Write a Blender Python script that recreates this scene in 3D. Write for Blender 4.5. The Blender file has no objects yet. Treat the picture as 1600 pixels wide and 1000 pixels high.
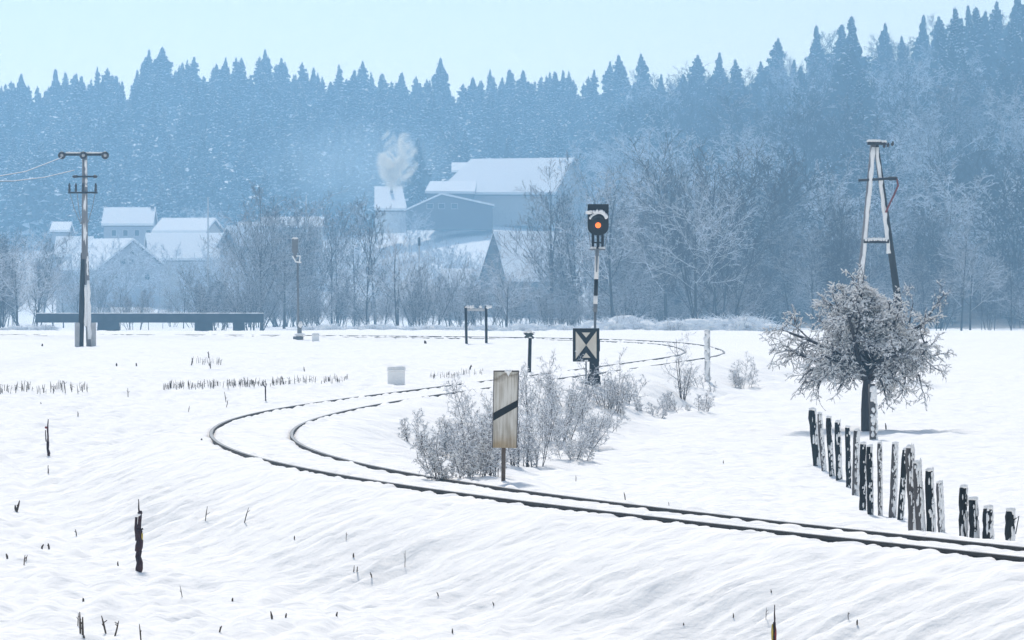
import bpy, math, random
import numpy as np
from mathutils import Vector, Matrix

S = bpy.context.scene
C = S.collection
random.seed(7)
RNG = np.random.default_rng(11)
F, HC, YH = 10000.0, 3.0, 428.0          # focal length in photo pixels, camera height, horizon row
V = Vector

# ------------------------------------------------------------------ noise
def _hash(ix, iy, seed):
    n = (ix.astype(np.int64) * 374761393 + iy.astype(np.int64) * 668265263 + seed * 974711) & 0x7fffffff
    n = ((n ^ (n >> 13)) * 1274126177) & 0x7fffffff
    n = n ^ (n >> 16)
    return (n & 0xffff) / 65535.0

def noise(x, y, seed=0):
    x = np.asarray(x, float); y = np.asarray(y, float)
    x, y = np.broadcast_arrays(x, y)
    ix, iy = np.floor(x), np.floor(y)
    fx, fy = x - ix, y - iy
    def g(dx, dy):
        a = _hash(ix + dx, iy + dy, seed) * 2 * np.pi
        return np.cos(a) * (fx - dx) + np.sin(a) * (fy - dy)
    u = fx ** 3 * (fx * (fx * 6 - 15) + 10); w = fy ** 3 * (fy * (fy * 6 - 15) + 10)
    n0 = g(0, 0) * (1 - u) + g(1, 0) * u
    n1 = g(0, 1) * (1 - u) + g(1, 1) * u
    return (n0 * (1 - w) + n1 * w) * 1.5

def sstep(a, b, x):
    t = np.clip((np.asarray(x, float) - a) / (b - a), 0, 1)
    return t * t * (3 - 2 * t)

# ------------------------------------------------------------------ railway line (plan of the S-bend)
TK = [4.42642, 72.06984, 1.88855, -0.00252, -0.00661, -0.00637, -0.00604, -0.00298, -0.00043, 0.00038, 5e-05,
      0.00073, 0.00593, 0.00087, 0.01257, 0.02698, 0.03513, 0.04296, 0.03, 284.9366]
def track_path():
    x0, y0, h0 = TK[:3]; c = TK[3:-1]; n = 1200; L = TK[-1]; ds = L / n
    cc = np.interp(np.linspace(0, 1, n), np.linspace(0, 1, len(c)), c)
    h = h0 + np.concatenate([[0], np.cumsum(cc[:-1] * ds)])
    x = x0 + np.concatenate([[0], np.cumsum(np.cos(h[:-1]) * ds)])
    y = y0 + np.concatenate([[0], np.cumsum(np.sin(h[:-1]) * ds)])
    k = np.arange(160, 0, -1) * ds              # straight run-out towards the camera side
    xb = x0 - np.cos(h0) * k; yb = y0 - np.sin(h0) * k
    k = np.arange(1, 400) * ds                  # and away to the left behind
    he = math.pi
    xe = x[-1] + np.cos(he) * k; ye = y[-1] + np.sin(he) * k
    X = np.concatenate([xb, x, xe]); Y = np.concatenate([yb, y, ye])
    HD = np.concatenate([np.full(160, h0), h, np.full(399, he)])
    SS = (np.arange(len(X)) - 160) * ds
    return X, Y, HD, SS
TX, TY, TH, TS = track_path()
NX, NY = -np.sin(TH), np.cos(TH)                # left normal
CANT = 0.031 * (1 - sstep(55, 95, TS)) - 0.026 * sstep(195, 225, TS)   # + : left rail higher

def track_coords(x, y):
    """signed offset from the centreline (+ left of the line, as seen leaving the camera) and chainage"""
    x = np.asarray(x, float).ravel(); y = np.asarray(y, float).ravel()
    v = np.full(x.shape, 99.0); s = np.zeros(x.shape); cant = np.zeros(x.shape)
    px, py, nx, ny, ss, cc = TX[::4], TY[::4], NX[::4], NY[::4], TS[::4], CANT[::4]
    for a in range(0, len(x), 20000):
        xx, yy = x[a:a + 20000], y[a:a + 20000]
        i = np.empty(len(xx), int)
        near = (yy < 345) & (np.abs(xx) < 60)
        if not near.any():
            continue
        q = np.where(near)[0]
        d2 = (xx[q, None] - px[None]) ** 2 + (yy[q, None] - py[None]) ** 2
        i = d2.argmin(1)
        dx, dy = xx[q] - px[i], yy[q] - py[i]
        off = dx * nx[i] + dy * ny[i]
        al = dx * ny[i] - dy * nx[i]
        dist = np.sqrt(d2[np.arange(len(q)), i])
        sg = np.where(off >= 0, 1, -1)
        v[a + q] = np.where(dist > 3, sg * dist, off)
        s[a + q] = ss[i] + al
        cant[a + q] = cc[i]
    return v, s, cant

RIDGE_PX = [-900, 0, 120, 230, 400, 500, 620, 750, 850, 950, 1100, 1200, 1300, 1400, 1500, 1600, 2500]
RIDGE_TIP = [140, 108, 92, 70, 70, 78, 92, 92, 92, 90, 82, 66, 46, 28, 6, -12, -40]

def far(d):
    """the valley beyond the field is deeper than it looks"""
    return d if d < 350 else 350 + (d - 350) * 1.8
def farr(d): return far(d) / d

def terrain(x, y, detail=True):
    shp = np.shape(x)
    x = np.asarray(x, float).ravel(); y = np.asarray(y, float).ravel()
    yt = y; y = np.where(yt < 350, yt, 350 + (yt - 350) / 1.8); rat = np.where(yt < 350, 1.0, yt / np.maximum(y, 1)); x = x / rat
    v, s, cant = track_coords(x, y)
    inside = v < 0
    near = np.where(inside, -0.72 - 0.5 * sstep(92, 130, y), -1.12)
    b = near + (-0.22 - near) * np.where(inside, sstep(140, 300, y), sstep(80, 185, y))
    b = b - 1.5 * sstep(335, 520, y) - 0.9 * sstep(520, 700, y)
    # hillside
    px = x / np.maximum(y, 30) * F + 800
    tip = np.interp(px, RIDGE_PX, RIDGE_TIP)
    zr = 3 + (428 - tip - 98) * 0.15
    d0 = 940 - 360 * sstep(880, 1150, px)
    t = np.clip((y - d0) / (1500 - d0), 0, 1)
    hill = t * (zr + 2.6) * (0.8 + 0.2 * t)
    b = b + hill - np.clip((y - 1500) / 800, 0, 1) * 14
    b = b + 7.5 * np.exp(-((px - 770) / 190) ** 2 - ((y - 1060) / 95) ** 2)
    b = b + 2.2 * np.exp(-((px - 200) / 260) ** 2 - ((y - 960) / 80) ** 2)
    # embankment
    av = np.abs(v)
    slope = np.where(inside, 2.1, 1.75)
    bed = -0.05 + 0.035 * sstep(222, 260, s) * (y > 200) - np.maximum(0, av - 1.2) ** 2 / (np.maximum(0, av - 1.2) + 1.0) / slope
    k = np.where(inside, 0.2, 0.42) * (1 - 0.5 * sstep(120, 240, y))
    m = np.clip(0.5 + (bed - b) / (2 * k), 0, 1)       # smooth max
    h = b * (1 - m) + bed * m + k * m * (1 - m)
    if not detail:
        return (HC + (h - HC) * rat).reshape(shp)
    onbank = sstep(1.3, 2.0, av) * (1 - sstep(-0.25, 0.55, b - bed)) * (y < 260)
    bedw = 1 - sstep(1.0, 1.7, av)
    # tussocky snowfield
    lump = noise(x * 0.9, y * 0.4, 3) * 0.07 + np.abs(noise(x * 1.5, y * 0.6, 4)) * 0.15 + np.abs(noise(x * 3.1, y * 1.3, 5)) * 0.065
    broad = noise(x * 0.16, y * 0.09, 6) * 0.13
    fade = 1 - 0.55 * sstep(140, 300, y)
    soft = np.where(inside, 0.6, 1.0)
    h = h + np.maximum(0, noise(s * 0.28, v * 0.5, 21)) * 0.42 * np.exp(-((v + 3.6) / 1.9) ** 2) * (y > 88) * (y < 235)
    h = h + (lump * fade * soft + broad) * (1 - bedw) * (1 - 0.75 * onbank)
    # streaks running down the embankment
    wob = noise(s * 0.35, v * 0.4, 8) * 0.8
    st = np.abs(noise(s * 1.5 + wob + v * 0.25, v * 0.26, 9)) * 0.21 + np.abs(noise(s * 3.2 + v * 0.3, v * 0.45, 10)) * 0.09
    h = h + st * onbank * np.where(inside, 0.55, 1.0) * np.clip((av - 1.3) / 1.6, 0, 1)
    # snow between and beside the rails
    r1 = np.abs(av - 0.7535)
    bedn = noise(s * 2.2, v * 2.5, 12) * 0.026 + np.maximum(0, noise(s * 4.1, v * 3.0, 13)) * 0.045
    per = (s / 0.63) % 1.0
    knob = np.exp(-((per - 0.5) / 0.16) ** 2) * np.exp(-((v - 0.58) / 0.085) ** 2) * (0.03 + 0.05 * np.clip(noise(s * 1.3, 0 * s, 14) + 0.5, 0, 1))
    knob = knob + np.exp(-((per - 0.5) / 0.18) ** 2) * np.exp(-((v + 0.93) / 0.09) ** 2) * 0.05
    cov = np.clip(noise(s * 0.33, 0 * s + 3.3, 15) - 0.12, 0, 1) * sstep(60, 115, y) * (y < 285)   # rails half buried in places
    cov = cov * (1 - 0.8 * sstep(45, 52, s) * (1 - sstep(56, 66, s)))
    cov = np.maximum(cov, 0.28 * sstep(120, 175, s))
    cov = np.maximum(cov, 0.72 * sstep(225, 262, s) * (y < 345))
    rl = cant * np.clip(v / 0.75, -1, 1)
    h = h + bedw * (rl + bedn + knob + 0.015) + np.exp(-(r1 / 0.16) ** 2) * cov * 0.085
    # the groove the wheels keep clear along each rail
    h = h - np.exp(-((r1 - 0.0) / 0.05) ** 2) * 0.06 * bedw * (1 - cov)
    h = h + noise(x * 0.02, y * 0.013, 16) * 1.2 * sstep(700, 900, y)
    return (HC + (h - HC) * rat).reshape(shp)

def at(px, py, d):
    """point on the sight line of photo pixel (px, py) at distance d"""
    return V(((px - 800) / F * d, d, HC - (py - YH) / F * d))

_DS = np.geomspace(45, 1200, 9000)
def on_ground(px, py):
    D = _DS[::6]; x = (px - 800) / F * D; z = HC - (py - YH) / F * D
    i = int(np.argmax(z <= terrain(x, D, False) + 0.25))
    D = _DS[max(0, (i - 3) * 6):][:900]; x = (px - 800) / F * D; z = HC - (py - YH) / F * D
    h = terrain(x, D, True)
    i = int(np.argmax(z <= h))
    return V((x[i], D[i], h[i]))

def ground_at(px, d):
    x = (px - 800) / F * d
    return V((x, d, float(terrain(np.array([x]), np.array([d]))[0])))

# ------------------------------------------------------------------ materials
def new_mat(name):
    m = bpy.data.materials.new(name); m.use_nodes = True
    nt = m.node_tree; b = nt.nodes['Principled BSDF']
    return m, nt, b

def lin(r, g, b):
    f = lambda c: c / 12.92 if c <= 0.04045 else ((c + 0.055) / 1.055) ** 2.4
    return (f(r / 255), f(g / 255), f(b / 255), 1)

def mat(name, c1, c2=None, rough=0.75, scale=4.0, metal=0.0, stretch=(1, 1, 1), bump=0.0, emit=None):
    m, nt, b = new_mat(name)
    b.inputs['Roughness'].default_value = rough; b.inputs['Metallic'].default_value = metal
    b.inputs['Specular IOR Level'].default_value = 0.3
    c2 = c2 or tuple(x * 0.7 for x in c1[:3])
    tc = nt.nodes.new('ShaderNodeTexCoord'); mp = nt.nodes.new('ShaderNodeMapping'); mp.inputs['Scale'].default_value = stretch
    nz = nt.nodes.new('ShaderNodeTexNoise'); nz.inputs['Scale'].default_value = scale; nz.inputs['Detail'].default_value = 6
    rp = nt.nodes.new('ShaderNodeValToRGB')
    rp.color_ramp.elements[0].position = 0.35; rp.color_ramp.elements[1].position = 0.68
    rp.color_ramp.elements[0].color = (*c1[:3], 1); rp.color_ramp.elements[1].color = (*c2[:3], 1)
    nt.links.new(tc.outputs['Object'], mp.inputs[0]); nt.links.new(mp.outputs[0], nz.inputs[0])
    nt.links.new(nz.outputs[0], rp.inputs[0]); nt.links.new(rp.outputs[0], b.inputs['Base Color'])
    if bump:
        bp = nt.nodes.new('ShaderNodeBump'); bp.inputs['Strength'].default_value = bump; bp.inputs['Distance'].default_value = 0.02
        nt.links.new(nz.outputs[0], bp.inputs['Height']); nt.links.new(bp.outputs[0], b.inputs['Normal'])
    if emit:
        b.inputs['Emission Color'].default_value = (*emit[:3], 1); b.inputs['Emission Strength'].default_value = emit[3]
    return m

def mat_frost(name, bark, snow=(0.86, 0.88, 0.91), lo=0.1, hi=0.5, nscale=3.0, namp=0.5):
    """bark with snow lying on whatever faces upwards"""
    m, nt, b = new_mat(name); b.inputs['Roughness'].default_value = 0.85; b.inputs['Specular IOR Level'].default_value = 0.15
    g = nt.nodes.new('ShaderNodeNewGeometry'); sx = nt.nodes.new('ShaderNodeSeparateXYZ')
    tc = nt.nodes.new('ShaderNodeTexCoord'); nz = nt.nodes.new('ShaderNodeTexNoise'); nz.inputs['Scale'].default_value = nscale
    ma = nt.nodes.new('ShaderNodeMath'); ma.operation = 'MULTIPLY_ADD'; ma.inputs[1].default_value = namp; 
    mr = nt.nodes.new('ShaderNodeMapRange'); mr.inputs['From Min'].default_value = lo + namp * 0.5; mr.inputs['From Max'].default_value = hi + namp * 0.5
    mx = nt.nodes.new('ShaderNodeMix'); mx.data_type = 'RGBA'
    mx.inputs[6].default_value = (*bark, 1); mx.inputs[7].default_value = (*snow, 1)
    L = nt.links.new
    L(g.outputs['True Normal'], sx.inputs[0]); L(tc.outputs['Object'], nz.inputs[0]); L(nz.outputs[0], ma.inputs[0]); L(sx.outputs[2], ma.inputs[2])
    L(ma.outputs[0], mr.inputs[0]); L(mr.outputs[0], mx.inputs[0]); L(mx.outputs[2], b.inputs['Base Color'])
    return m

def mat_snow(name, col=(0.9, 0.893, 0.88), bumps=((1.6, 0.05), (7.0, 0.012), (30.0, 0.003)), strength=0.8):
    m, nt, b = new_mat(name); b.inputs['Roughness'].default_value = 0.8; b.inputs['Specular IOR Level'].default_value = 0.04
    tc = nt.nodes.new('ShaderNodeTexCoord'); prev = None
    for sc, dist in bumps:
        nz = nt.nodes.new('ShaderNodeTexNoise'); nz.inputs['Scale'].default_value = sc; nz.inputs['Detail'].default_value = 3
        bp = nt.nodes.new('ShaderNodeBump'); bp.inputs['Strength'].default_value = strength; bp.inputs['Distance'].default_value = dist * 2
        nt.links.new(tc.outputs['Object'], nz.inputs[0]); nt.links.new(nz.outputs[0], bp.inputs['Height'])
        if prev: nt.links.new(prev, bp.inputs['Normal'])
        prev = bp.outputs[0]
    nt.links.new(prev, b.inputs['Normal'])
    nz = nt.nodes.new('ShaderNodeTexNoise'); nz.inputs['Scale'].default_value = 0.5
    rp = nt.nodes.new('ShaderNodeValToRGB'); rp.color_ramp.elements[0].color = (*[c * 0.97 for c in col], 1); rp.color_ramp.elements[1].color = (*col, 1)
    nt.links.new(tc.outputs['Object'], nz.inputs[0]); nt.links.new(nz.outputs[0], rp.inputs[0]); nt.links.new(rp.outputs[0], b.inputs['Base Color'])
    return m

M = dict(
    snow=mat_snow('snow_field', bumps=((0.9, 0.09), (3.2, 0.035), (14.0, 0.006))),
    snowlump=mat_snow('snow_on_things', bumps=((9, 0.02), (40, 0.004))),
    roofsnow=mat_snow('roof_snow', bumps=((0.5, 0.08), (2.0, 0.02))),
    rail=mat('rail_steel', (0.009, 0.008, 0.008), (0.02, 0.016, 0.014), 0.7, 8, 0),
    railtop=mat('rail_head', (0.05, 0.05, 0.055), (0.03, 0.03, 0.033), 0.4, 5, 0.3),
    bark=mat('bark_dark', (0.045, 0.04, 0.038), (0.09, 0.08, 0.075), 0.9, 9, 0, (1, 1, 0.3), 0.4),
    wood=mat('weathered_wood', (0.006, 0.006, 0.006), (0.022, 0.02, 0.018), 0.85, 7, 0, (1, 1, 0.15), 0.5),
    woodgrey=mat('grey_wood', (0.07, 0.062, 0.06), (0.16, 0.145, 0.14), 0.85, 7, 0, (1, 1, 0.15), 0.4),
    polewood=mat('pole_wood', (0.16, 0.16, 0.17), (0.3, 0.3, 0.31), 0.85, 3, 0, (1, 1, 0.1)),
    poledark=mat('pole_dark', (0.02, 0.024, 0.03), (0.04, 0.045, 0.05), 0.8, 3, 0, (1, 1, 0.2)),
    concrete=mat('concrete', (0.5, 0.5, 0.5), (0.38, 0.38, 0.39), 0.9, 5),
    porcelain=mat('insulator_dark', (0.03, 0.03, 0.035), (0.05, 0.045, 0.045), 0.35, 5),
    black=mat('black_paint', (0.004, 0.005, 0.007), (0.007, 0.008, 0.01), 0.55, 6),
    white=mat('white_paint_worn', (0.82, 0.81, 0.8), (0.7, 0.69, 0.67), 0.6, 6),
    greymast=mat('grey_mast', (0.14, 0.16, 0.18), (0.2, 0.22, 0.24), 0.55, 6),
    cream=mat('sign_cream', (0.72, 0.66, 0.56), (0.6, 0.53, 0.43), 0.6, 5, 0, (1, 1, 0.4)),
    lamp=mat('lit_orange_lens', (0.9, 0.2, 0.03), (0.8, 0.15, 0.02), 0.3, 5, emit=(1.0, 0.16, 0.02, 1.1)),
    hood=mat('hood_black', (0.01, 0.01, 0.012), (0.016, 0.016, 0.02), 0.4, 5),
    twig=mat_frost('frosted_twigs', (0.06, 0.052, 0.054), lo=0.2, hi=0.75),
    twigpale=mat_frost('rimed_twigs', (0.15, 0.14, 0.14), lo=-0.25, hi=0.5),
    twigbare=mat_frost('brown_twigs', (0.055, 0.045, 0.045), lo=0.55, hi=1.1),
    twigwhite=mat_frost('white_rimed_twigs', (0.42, 0.42, 0.43), lo=-0.4, hi=0.4),
    limb=mat_frost('snowy_limbs', (0.05, 0.045, 0.043), lo=0.3, hi=0.6, nscale=5),
    fruit=mat_frost('fruit_tree_bark', (0.05, 0.042, 0.045), lo=0.25, hi=0.65, nscale=9),
    fruittwig=mat_frost('fruit_tree_twigs', (0.038, 0.03, 0.036), lo=0.3, hi=0.75, nscale=9),
    needle=mat('spruce_needles', (0.03, 0.044, 0.042), (0.075, 0.09, 0.088), 0.8, 1.2),
    needlesnow=mat('snow_on_spruce', (0.88, 0.89, 0.9), (0.8, 0.82, 0.84), 0.7, 1.0),
    stalk=mat('dry_stalk', (0.05, 0.035, 0.025), (0.10, 0.07, 0.045), 0.8, 20),
    stakewrap=mat('stake_dark', (0.02, 0.008, 0.012), (0.06, 0.02, 0.02), 0.8, 14, 0, (1, 1, 0.5)),
    yellow=mat('yellow_strip', (0.55, 0.42, 0.08), (0.4, 0.3, 0.05), 0.7, 10),
    redpaint=mat('red_paint', (0.28, 0.04, 0.03), (0.18, 0.025, 0.02), 0.6, 10),
    plaster=mat('plaster_pale', (0.5, 0.47, 0.42), (0.42, 0.39, 0.35), 0.85, 1.5),
    plasterwhite=mat('plaster_white', (0.72, 0.71, 0.68), (0.62, 0.61, 0.59), 0.85, 1.5),
    timber=mat('barn_timber', (0.10, 0.09, 0.085), (0.15, 0.13, 0.12), 0.85, 3, 0, (6, 6, 0.2)),
    bluewall=mat('grey_wall', (0.34, 0.35, 0.37), (0.4, 0.41, 0.43), 0.85, 2),
    tile=mat('roof_tile', (0.08, 0.06, 0.055), (0.12, 0.08, 0.07), 0.85, 3),
    glass=mat('window_dark', (0.02, 0.025, 0.03), (0.03, 0.035, 0.04), 0.15, 3),
    bridge=mat('bridge_girder', (0.035, 0.045, 0.055), (0.06, 0.07, 0.08), 0.7, 1.5),
    redcable=mat('reddish_cable', (0.22, 0.05, 0.05), (0.15, 0.04, 0.04), 0.7, 5),
    wire=mat_frost('snowy_wire', (0.12, 0.12, 0.13), lo=-0.3, hi=0.3),
)

# ------------------------------------------------------------------ mesh building
class MB:
    def __init__(self): self.v = []; self.f = []; self.m = []
    def add(self, vs, fs, mi=0):
        o = len(self.v); self.v.extend([tuple(p) for p in vs])
        for q in fs: self.f.append(tuple(i + o for i in q)); self.m.append(mi)
    def box(self, c, sz, rot=None, mi=0):
        hx, hy, hz = sz[0] / 2, sz[1] / 2, sz[2] / 2
        ps = [V((x, y, z)) for x in (-hx, hx) for y in (-hy, hy) for z in (-hz, hz)]
        if rot is not None: ps = [rot @ p for p in ps]
        ps = [p + V(c) for p in ps]
        self.add(ps, [(0, 1, 3, 2), (4, 6, 7, 5), (0, 4, 5, 1), (2, 3, 7, 6), (0, 2, 6, 4), (1, 5, 7, 3)], mi)
    def bevbox(self, c, sz, b, mi=0, rot=None):
        """box with chamfered vertical edges and top"""
        hx, hy, hz = sz[0] / 2, sz[1] / 2, sz[2] / 2
        def ring(z, k): return [V((sx * (hx - k) if a else sx * (hx - k - b), sy * (hy - k - b) if a else sy * (hy - k), z)) for sx, sy, a in
                                ((1, -1, 1), (1, 1, 1), (1, 1, 0), (-1, 1, 0), (-1, 1, 1), (-1, -1, 1), (-1, -1, 0), (1, -1, 0))]
        rs = [ring(-hz, b), ring(-hz + b, 0), ring(hz - b, 0), ring(hz, b)]
        ps = [p for r in rs for p in r]
        if rot is not None: ps = [rot @ p for p in ps]
        ps = [p + V(c) for p in ps]
        fs = [tuple(range(7, -1, -1)), tuple(range(24, 32))]
        for k in range(3):
            for i in range(8): fs.append((k * 8 + i, k * 8 + (i + 1) % 8, k * 8 + 8 + (i + 1) % 8, k * 8 + 8 + i))
        self.add(ps, fs, mi)
    def tube(self, pts, rad, n=6, mi=0, cap=True, jit=0.0):
        pts = [V(p) for p in pts]
        if isinstance(rad, (int, float)): rad = [rad] * len(pts)
        vs = []; fs = []
        for i, p in enumerate(pts):
            t = (pts[min(i + 1, len(pts) - 1)] - pts[max(i - 1, 0)])
            if t.length < 1e-9: t = V((0, 0, 1))
            t.normalize()
            a = V((0, 0, 1)) if abs(t.z) < 0.9 else V((1, 0, 0))
            u = t.cross(a).normalized(); w = u.cross(t)
            for k in range(n):
                an = 2 * math.pi * k / n + math.pi / 2
                r = rad[i] * (1 + (random.uniform(-jit, jit) if jit else 0))
                vs.append(p + (u * math.cos(an) + w * math.sin(an)) * r)
        for i in range(len(pts) - 1):
            for k in range(n):
                fs.append((i * n + k, i * n + (k + 1) % n, (i + 1) * n + (k + 1) % n, (i + 1) * n + k))
        fs = [q[::-1] for q in fs]
        if cap and n > 2:
            fs.append(tuple(range(n))); fs.append(tuple(range((len(pts) - 1) * n, len(pts) * n))[::-1])
        self.add(vs, fs, mi)
    def prism(self, poly, y0, y1, mi=0):
        """polygon in (x, z), counter-clockwise seen from -y, extruded in y"""
        n = len(poly)
        vs = [(x, y0, z) for x, z in poly] + [(x, y1, z) for x, z in poly]
        fs = [tuple(range(n)), tuple(range(2 * n - 1, n - 1, -1))] + [(i, n + i, n + (i + 1) % n, (i + 1) % n) for i in range(n)]
        self.add(vs, fs, mi)
    def blob(self, c, r, seed=0, nu=10, nv=6, amp=0.25, mi=0):
        vs = []; fs = []
        for j in range(nv + 1):
            th = math.pi * j / nv
            for i in range(nu):
                ph = 2 * math.pi * i / nu
                d = V((math.sin(th) * math.cos(ph), math.sin(th) * math.sin(ph), math.cos(th)))
                k = 1 + amp * math.sin(3.1 * d.x + seed) * math.cos(2.7 * d.y + seed * 1.7) + amp * 0.6 * math.sin(5.3 * d.z + 4 * d.x + seed * 0.7)
                vs.append((c[0] + d.x * r[0] * k, c[1] + d.y * r[1] * k, c[2] + d.z * r[2] * k))
        for j in range(nv):
            for i in range(nu):
                fs.append((j * nu + i, (j + 1) * nu + i, (j + 1) * nu + (i + 1) % nu, j * nu + (i + 1) % nu))
        self.add(vs, fs, mi)
    def mesh(self, name, mats, smooth=False):
        me = bpy.data.meshes.new(name)
        me.from_pydata(self.v, [], self.f)
        for m_ in (mats if isinstance(mats, (list, tuple)) else [mats]): me.materials.append(m_)
        if any(self.m): me.polygons.foreach_set('material_index', self.m)
        if smooth: me.polygons.foreach_set('use_smooth', [True] * len(self.f))
        me.update()
        return me
    def build(self, name, mats, parent=None, origin=None, smooth=False):
        """verts are in world space; origin (or the parent's place) becomes the object's own origin"""
        o0 = V(origin) if origin is not None else (world_loc(parent) if parent else V((0, 0, 0)))
        self.v = [(p[0] - o0.x, p[1] - o0.y, p[2] - o0.z) for p in self.v]
        o = bpy.data.objects.new(name, self.mesh(name, mats, smooth)); C.objects.link(o)
        if parent is not None:
            if name == 'snow': o['kind'] = 'stuff'
            o.parent = parent
        else:
            o.location = o0
        return o

def world_loc(o):
    p = V((0, 0, 0))
    while o is not None: p = p + V(o.location); o = o.parent
    return p

def tag(o, label, cat, group=None, kind=None):
    o['label'] = label; o['category'] = cat
    if group: o['group'] = group
    if kind: o['kind'] = kind
    return o

def thing(name, loc, label, cat, group=None):
    o = bpy.data.objects.new(name, None); C.objects.link(o); o.location = loc; o.empty_display_size = 0.2
    return tag(o, label, cat, group)

# ------------------------------------------------------------------ snowfield, hills
def build_ground():
    ys = np.concatenate([np.linspace(-60, 38, 12)[:-1], np.geomspace(38, 62, 30)[:-1], np.geomspace(62, 150, 460)[:-1], np.geomspace(150, 345, 300)[:-1],
                         np.geomspace(345, 900, 80)[:-1], np.geomspace(900, 2650, 90)])
    t = np.concatenate([np.linspace(-1, -0.27, 26)[:-1], np.linspace(-0.27, 0.27, 470), np.linspace(0.27, 1, 26)[1:]])
    w = np.maximum(0.34 * np.abs(ys), 14)
    X = t[None, :] * w[:, None]; Y = np.broadcast_to(ys[:, None], X.shape)
    Z = terrain(X, np.ascontiguousarray(Y))
    nr, nc = X.shape
    co = np.stack([X, Y, Z], -1).reshape(-1, 3).astype(np.float32)
    i = (np.arange(nr - 1)[:, None] * nc + np.arange(nc - 1)[None, :]).ravel()
    q = np.stack([i, i + 1, i + nc + 1, i + nc], -1).astype(np.int32)
    me = bpy.data.meshes.new('ground')
    me.vertices.add(len(co)); me.vertices.foreach_set('co', co.ravel())
    me.loops.add(q.size); me.loops.foreach_set('vertex_index', q.ravel())
    me.polygons.add(len(q)); me.polygons.foreach_set('loop_start', np.arange(0, q.size, 4, dtype=np.int32))
    me.polygons.foreach_set('loop_total', np.full(len(q), 4, np.int32))
    me.polygons.foreach_set('use_smooth', np.ones(len(q), bool))
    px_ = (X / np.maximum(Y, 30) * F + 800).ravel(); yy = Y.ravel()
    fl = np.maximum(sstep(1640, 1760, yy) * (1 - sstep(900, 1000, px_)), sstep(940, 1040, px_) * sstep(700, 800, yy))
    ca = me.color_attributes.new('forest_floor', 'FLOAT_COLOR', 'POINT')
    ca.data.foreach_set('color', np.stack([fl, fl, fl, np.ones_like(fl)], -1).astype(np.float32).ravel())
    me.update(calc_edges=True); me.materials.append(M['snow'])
    o = bpy.data.objects.new('ground', me); C.objects.link(o)
    tag(o, 'snow covered field with embankment and hills behind', 'ground', kind='structure')
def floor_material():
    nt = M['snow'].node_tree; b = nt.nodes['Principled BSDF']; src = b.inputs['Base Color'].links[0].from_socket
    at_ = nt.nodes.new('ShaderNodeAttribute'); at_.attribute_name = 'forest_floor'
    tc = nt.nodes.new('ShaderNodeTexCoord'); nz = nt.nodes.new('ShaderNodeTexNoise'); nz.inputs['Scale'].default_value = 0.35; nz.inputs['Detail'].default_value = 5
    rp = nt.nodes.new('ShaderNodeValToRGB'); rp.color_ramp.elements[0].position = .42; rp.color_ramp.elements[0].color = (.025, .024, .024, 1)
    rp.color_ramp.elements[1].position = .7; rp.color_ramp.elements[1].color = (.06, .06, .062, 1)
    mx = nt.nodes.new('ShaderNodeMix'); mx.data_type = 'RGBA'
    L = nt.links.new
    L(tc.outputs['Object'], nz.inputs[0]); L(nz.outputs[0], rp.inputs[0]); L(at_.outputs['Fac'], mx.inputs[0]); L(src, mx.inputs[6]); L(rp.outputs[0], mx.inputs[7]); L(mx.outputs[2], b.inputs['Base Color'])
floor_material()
build_ground()

# ------------------------------------------------------------------ the railway track
def build_track():
    root = thing('railway_track', (TX[200], TY[200], 0), 'curving single railway track with two dark rails half buried in snow', 'railway track')
    prof = [(-0.034, -0.004), (-0.028, 0.0), (0.028, 0.0), (0.034, -0.004), (0.034, -0.04), (0.012, -0.052), (0.012, -0.13), (0.07, -0.15), (-0.07, -0.15), (-0.012, -0.13), (-0.012, -0.052), (-0.034, -0.04)]
    for sg in (1, -1):
        b = MB(); n = len(prof); vs = []; fs = []; idx = list(range(0, len(TX), 3))
        for k in idx:
            cx, cy = TX[k] + NX[k] * 0.7535 * sg, TY[k] + NY[k] * 0.7535 * sg
            zc = CANT[k] * sg + 0.012
            for u, w in prof: vs.append((cx + NX[k] * u, cy + NY[k] * u, zc + w))
        m_ = []
        for a in range(len(idx) - 1):
            for j in range(n):
                fs.append((a * n + j, a * n + (j + 1) % n, (a + 1) * n + (j + 1) % n, (a + 1) * n + j)); m_.append(1 if j == 1 else 0)
        b.v = vs; b.f = fs; b.m = m_
        b.build('rail', [M['rail'], M['railtop']], root)
build_track()
# ------------------------------------------------------------------ plants: generators (meshes in local space, base at the origin)
def perp(d):
    a = V((0, 0, 1)) if abs(d.z) < 0.9 else V((1, 0, 0))
    u = d.cross(a).normalized()
    return u, u.cross(d)

def branch_dir(d, ang, az):
    u, w = perp(d)
    return (d * math.cos(ang) + (u * math.cos(az) + w * math.sin(az)) * math.sin(ang)).normalized()

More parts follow.
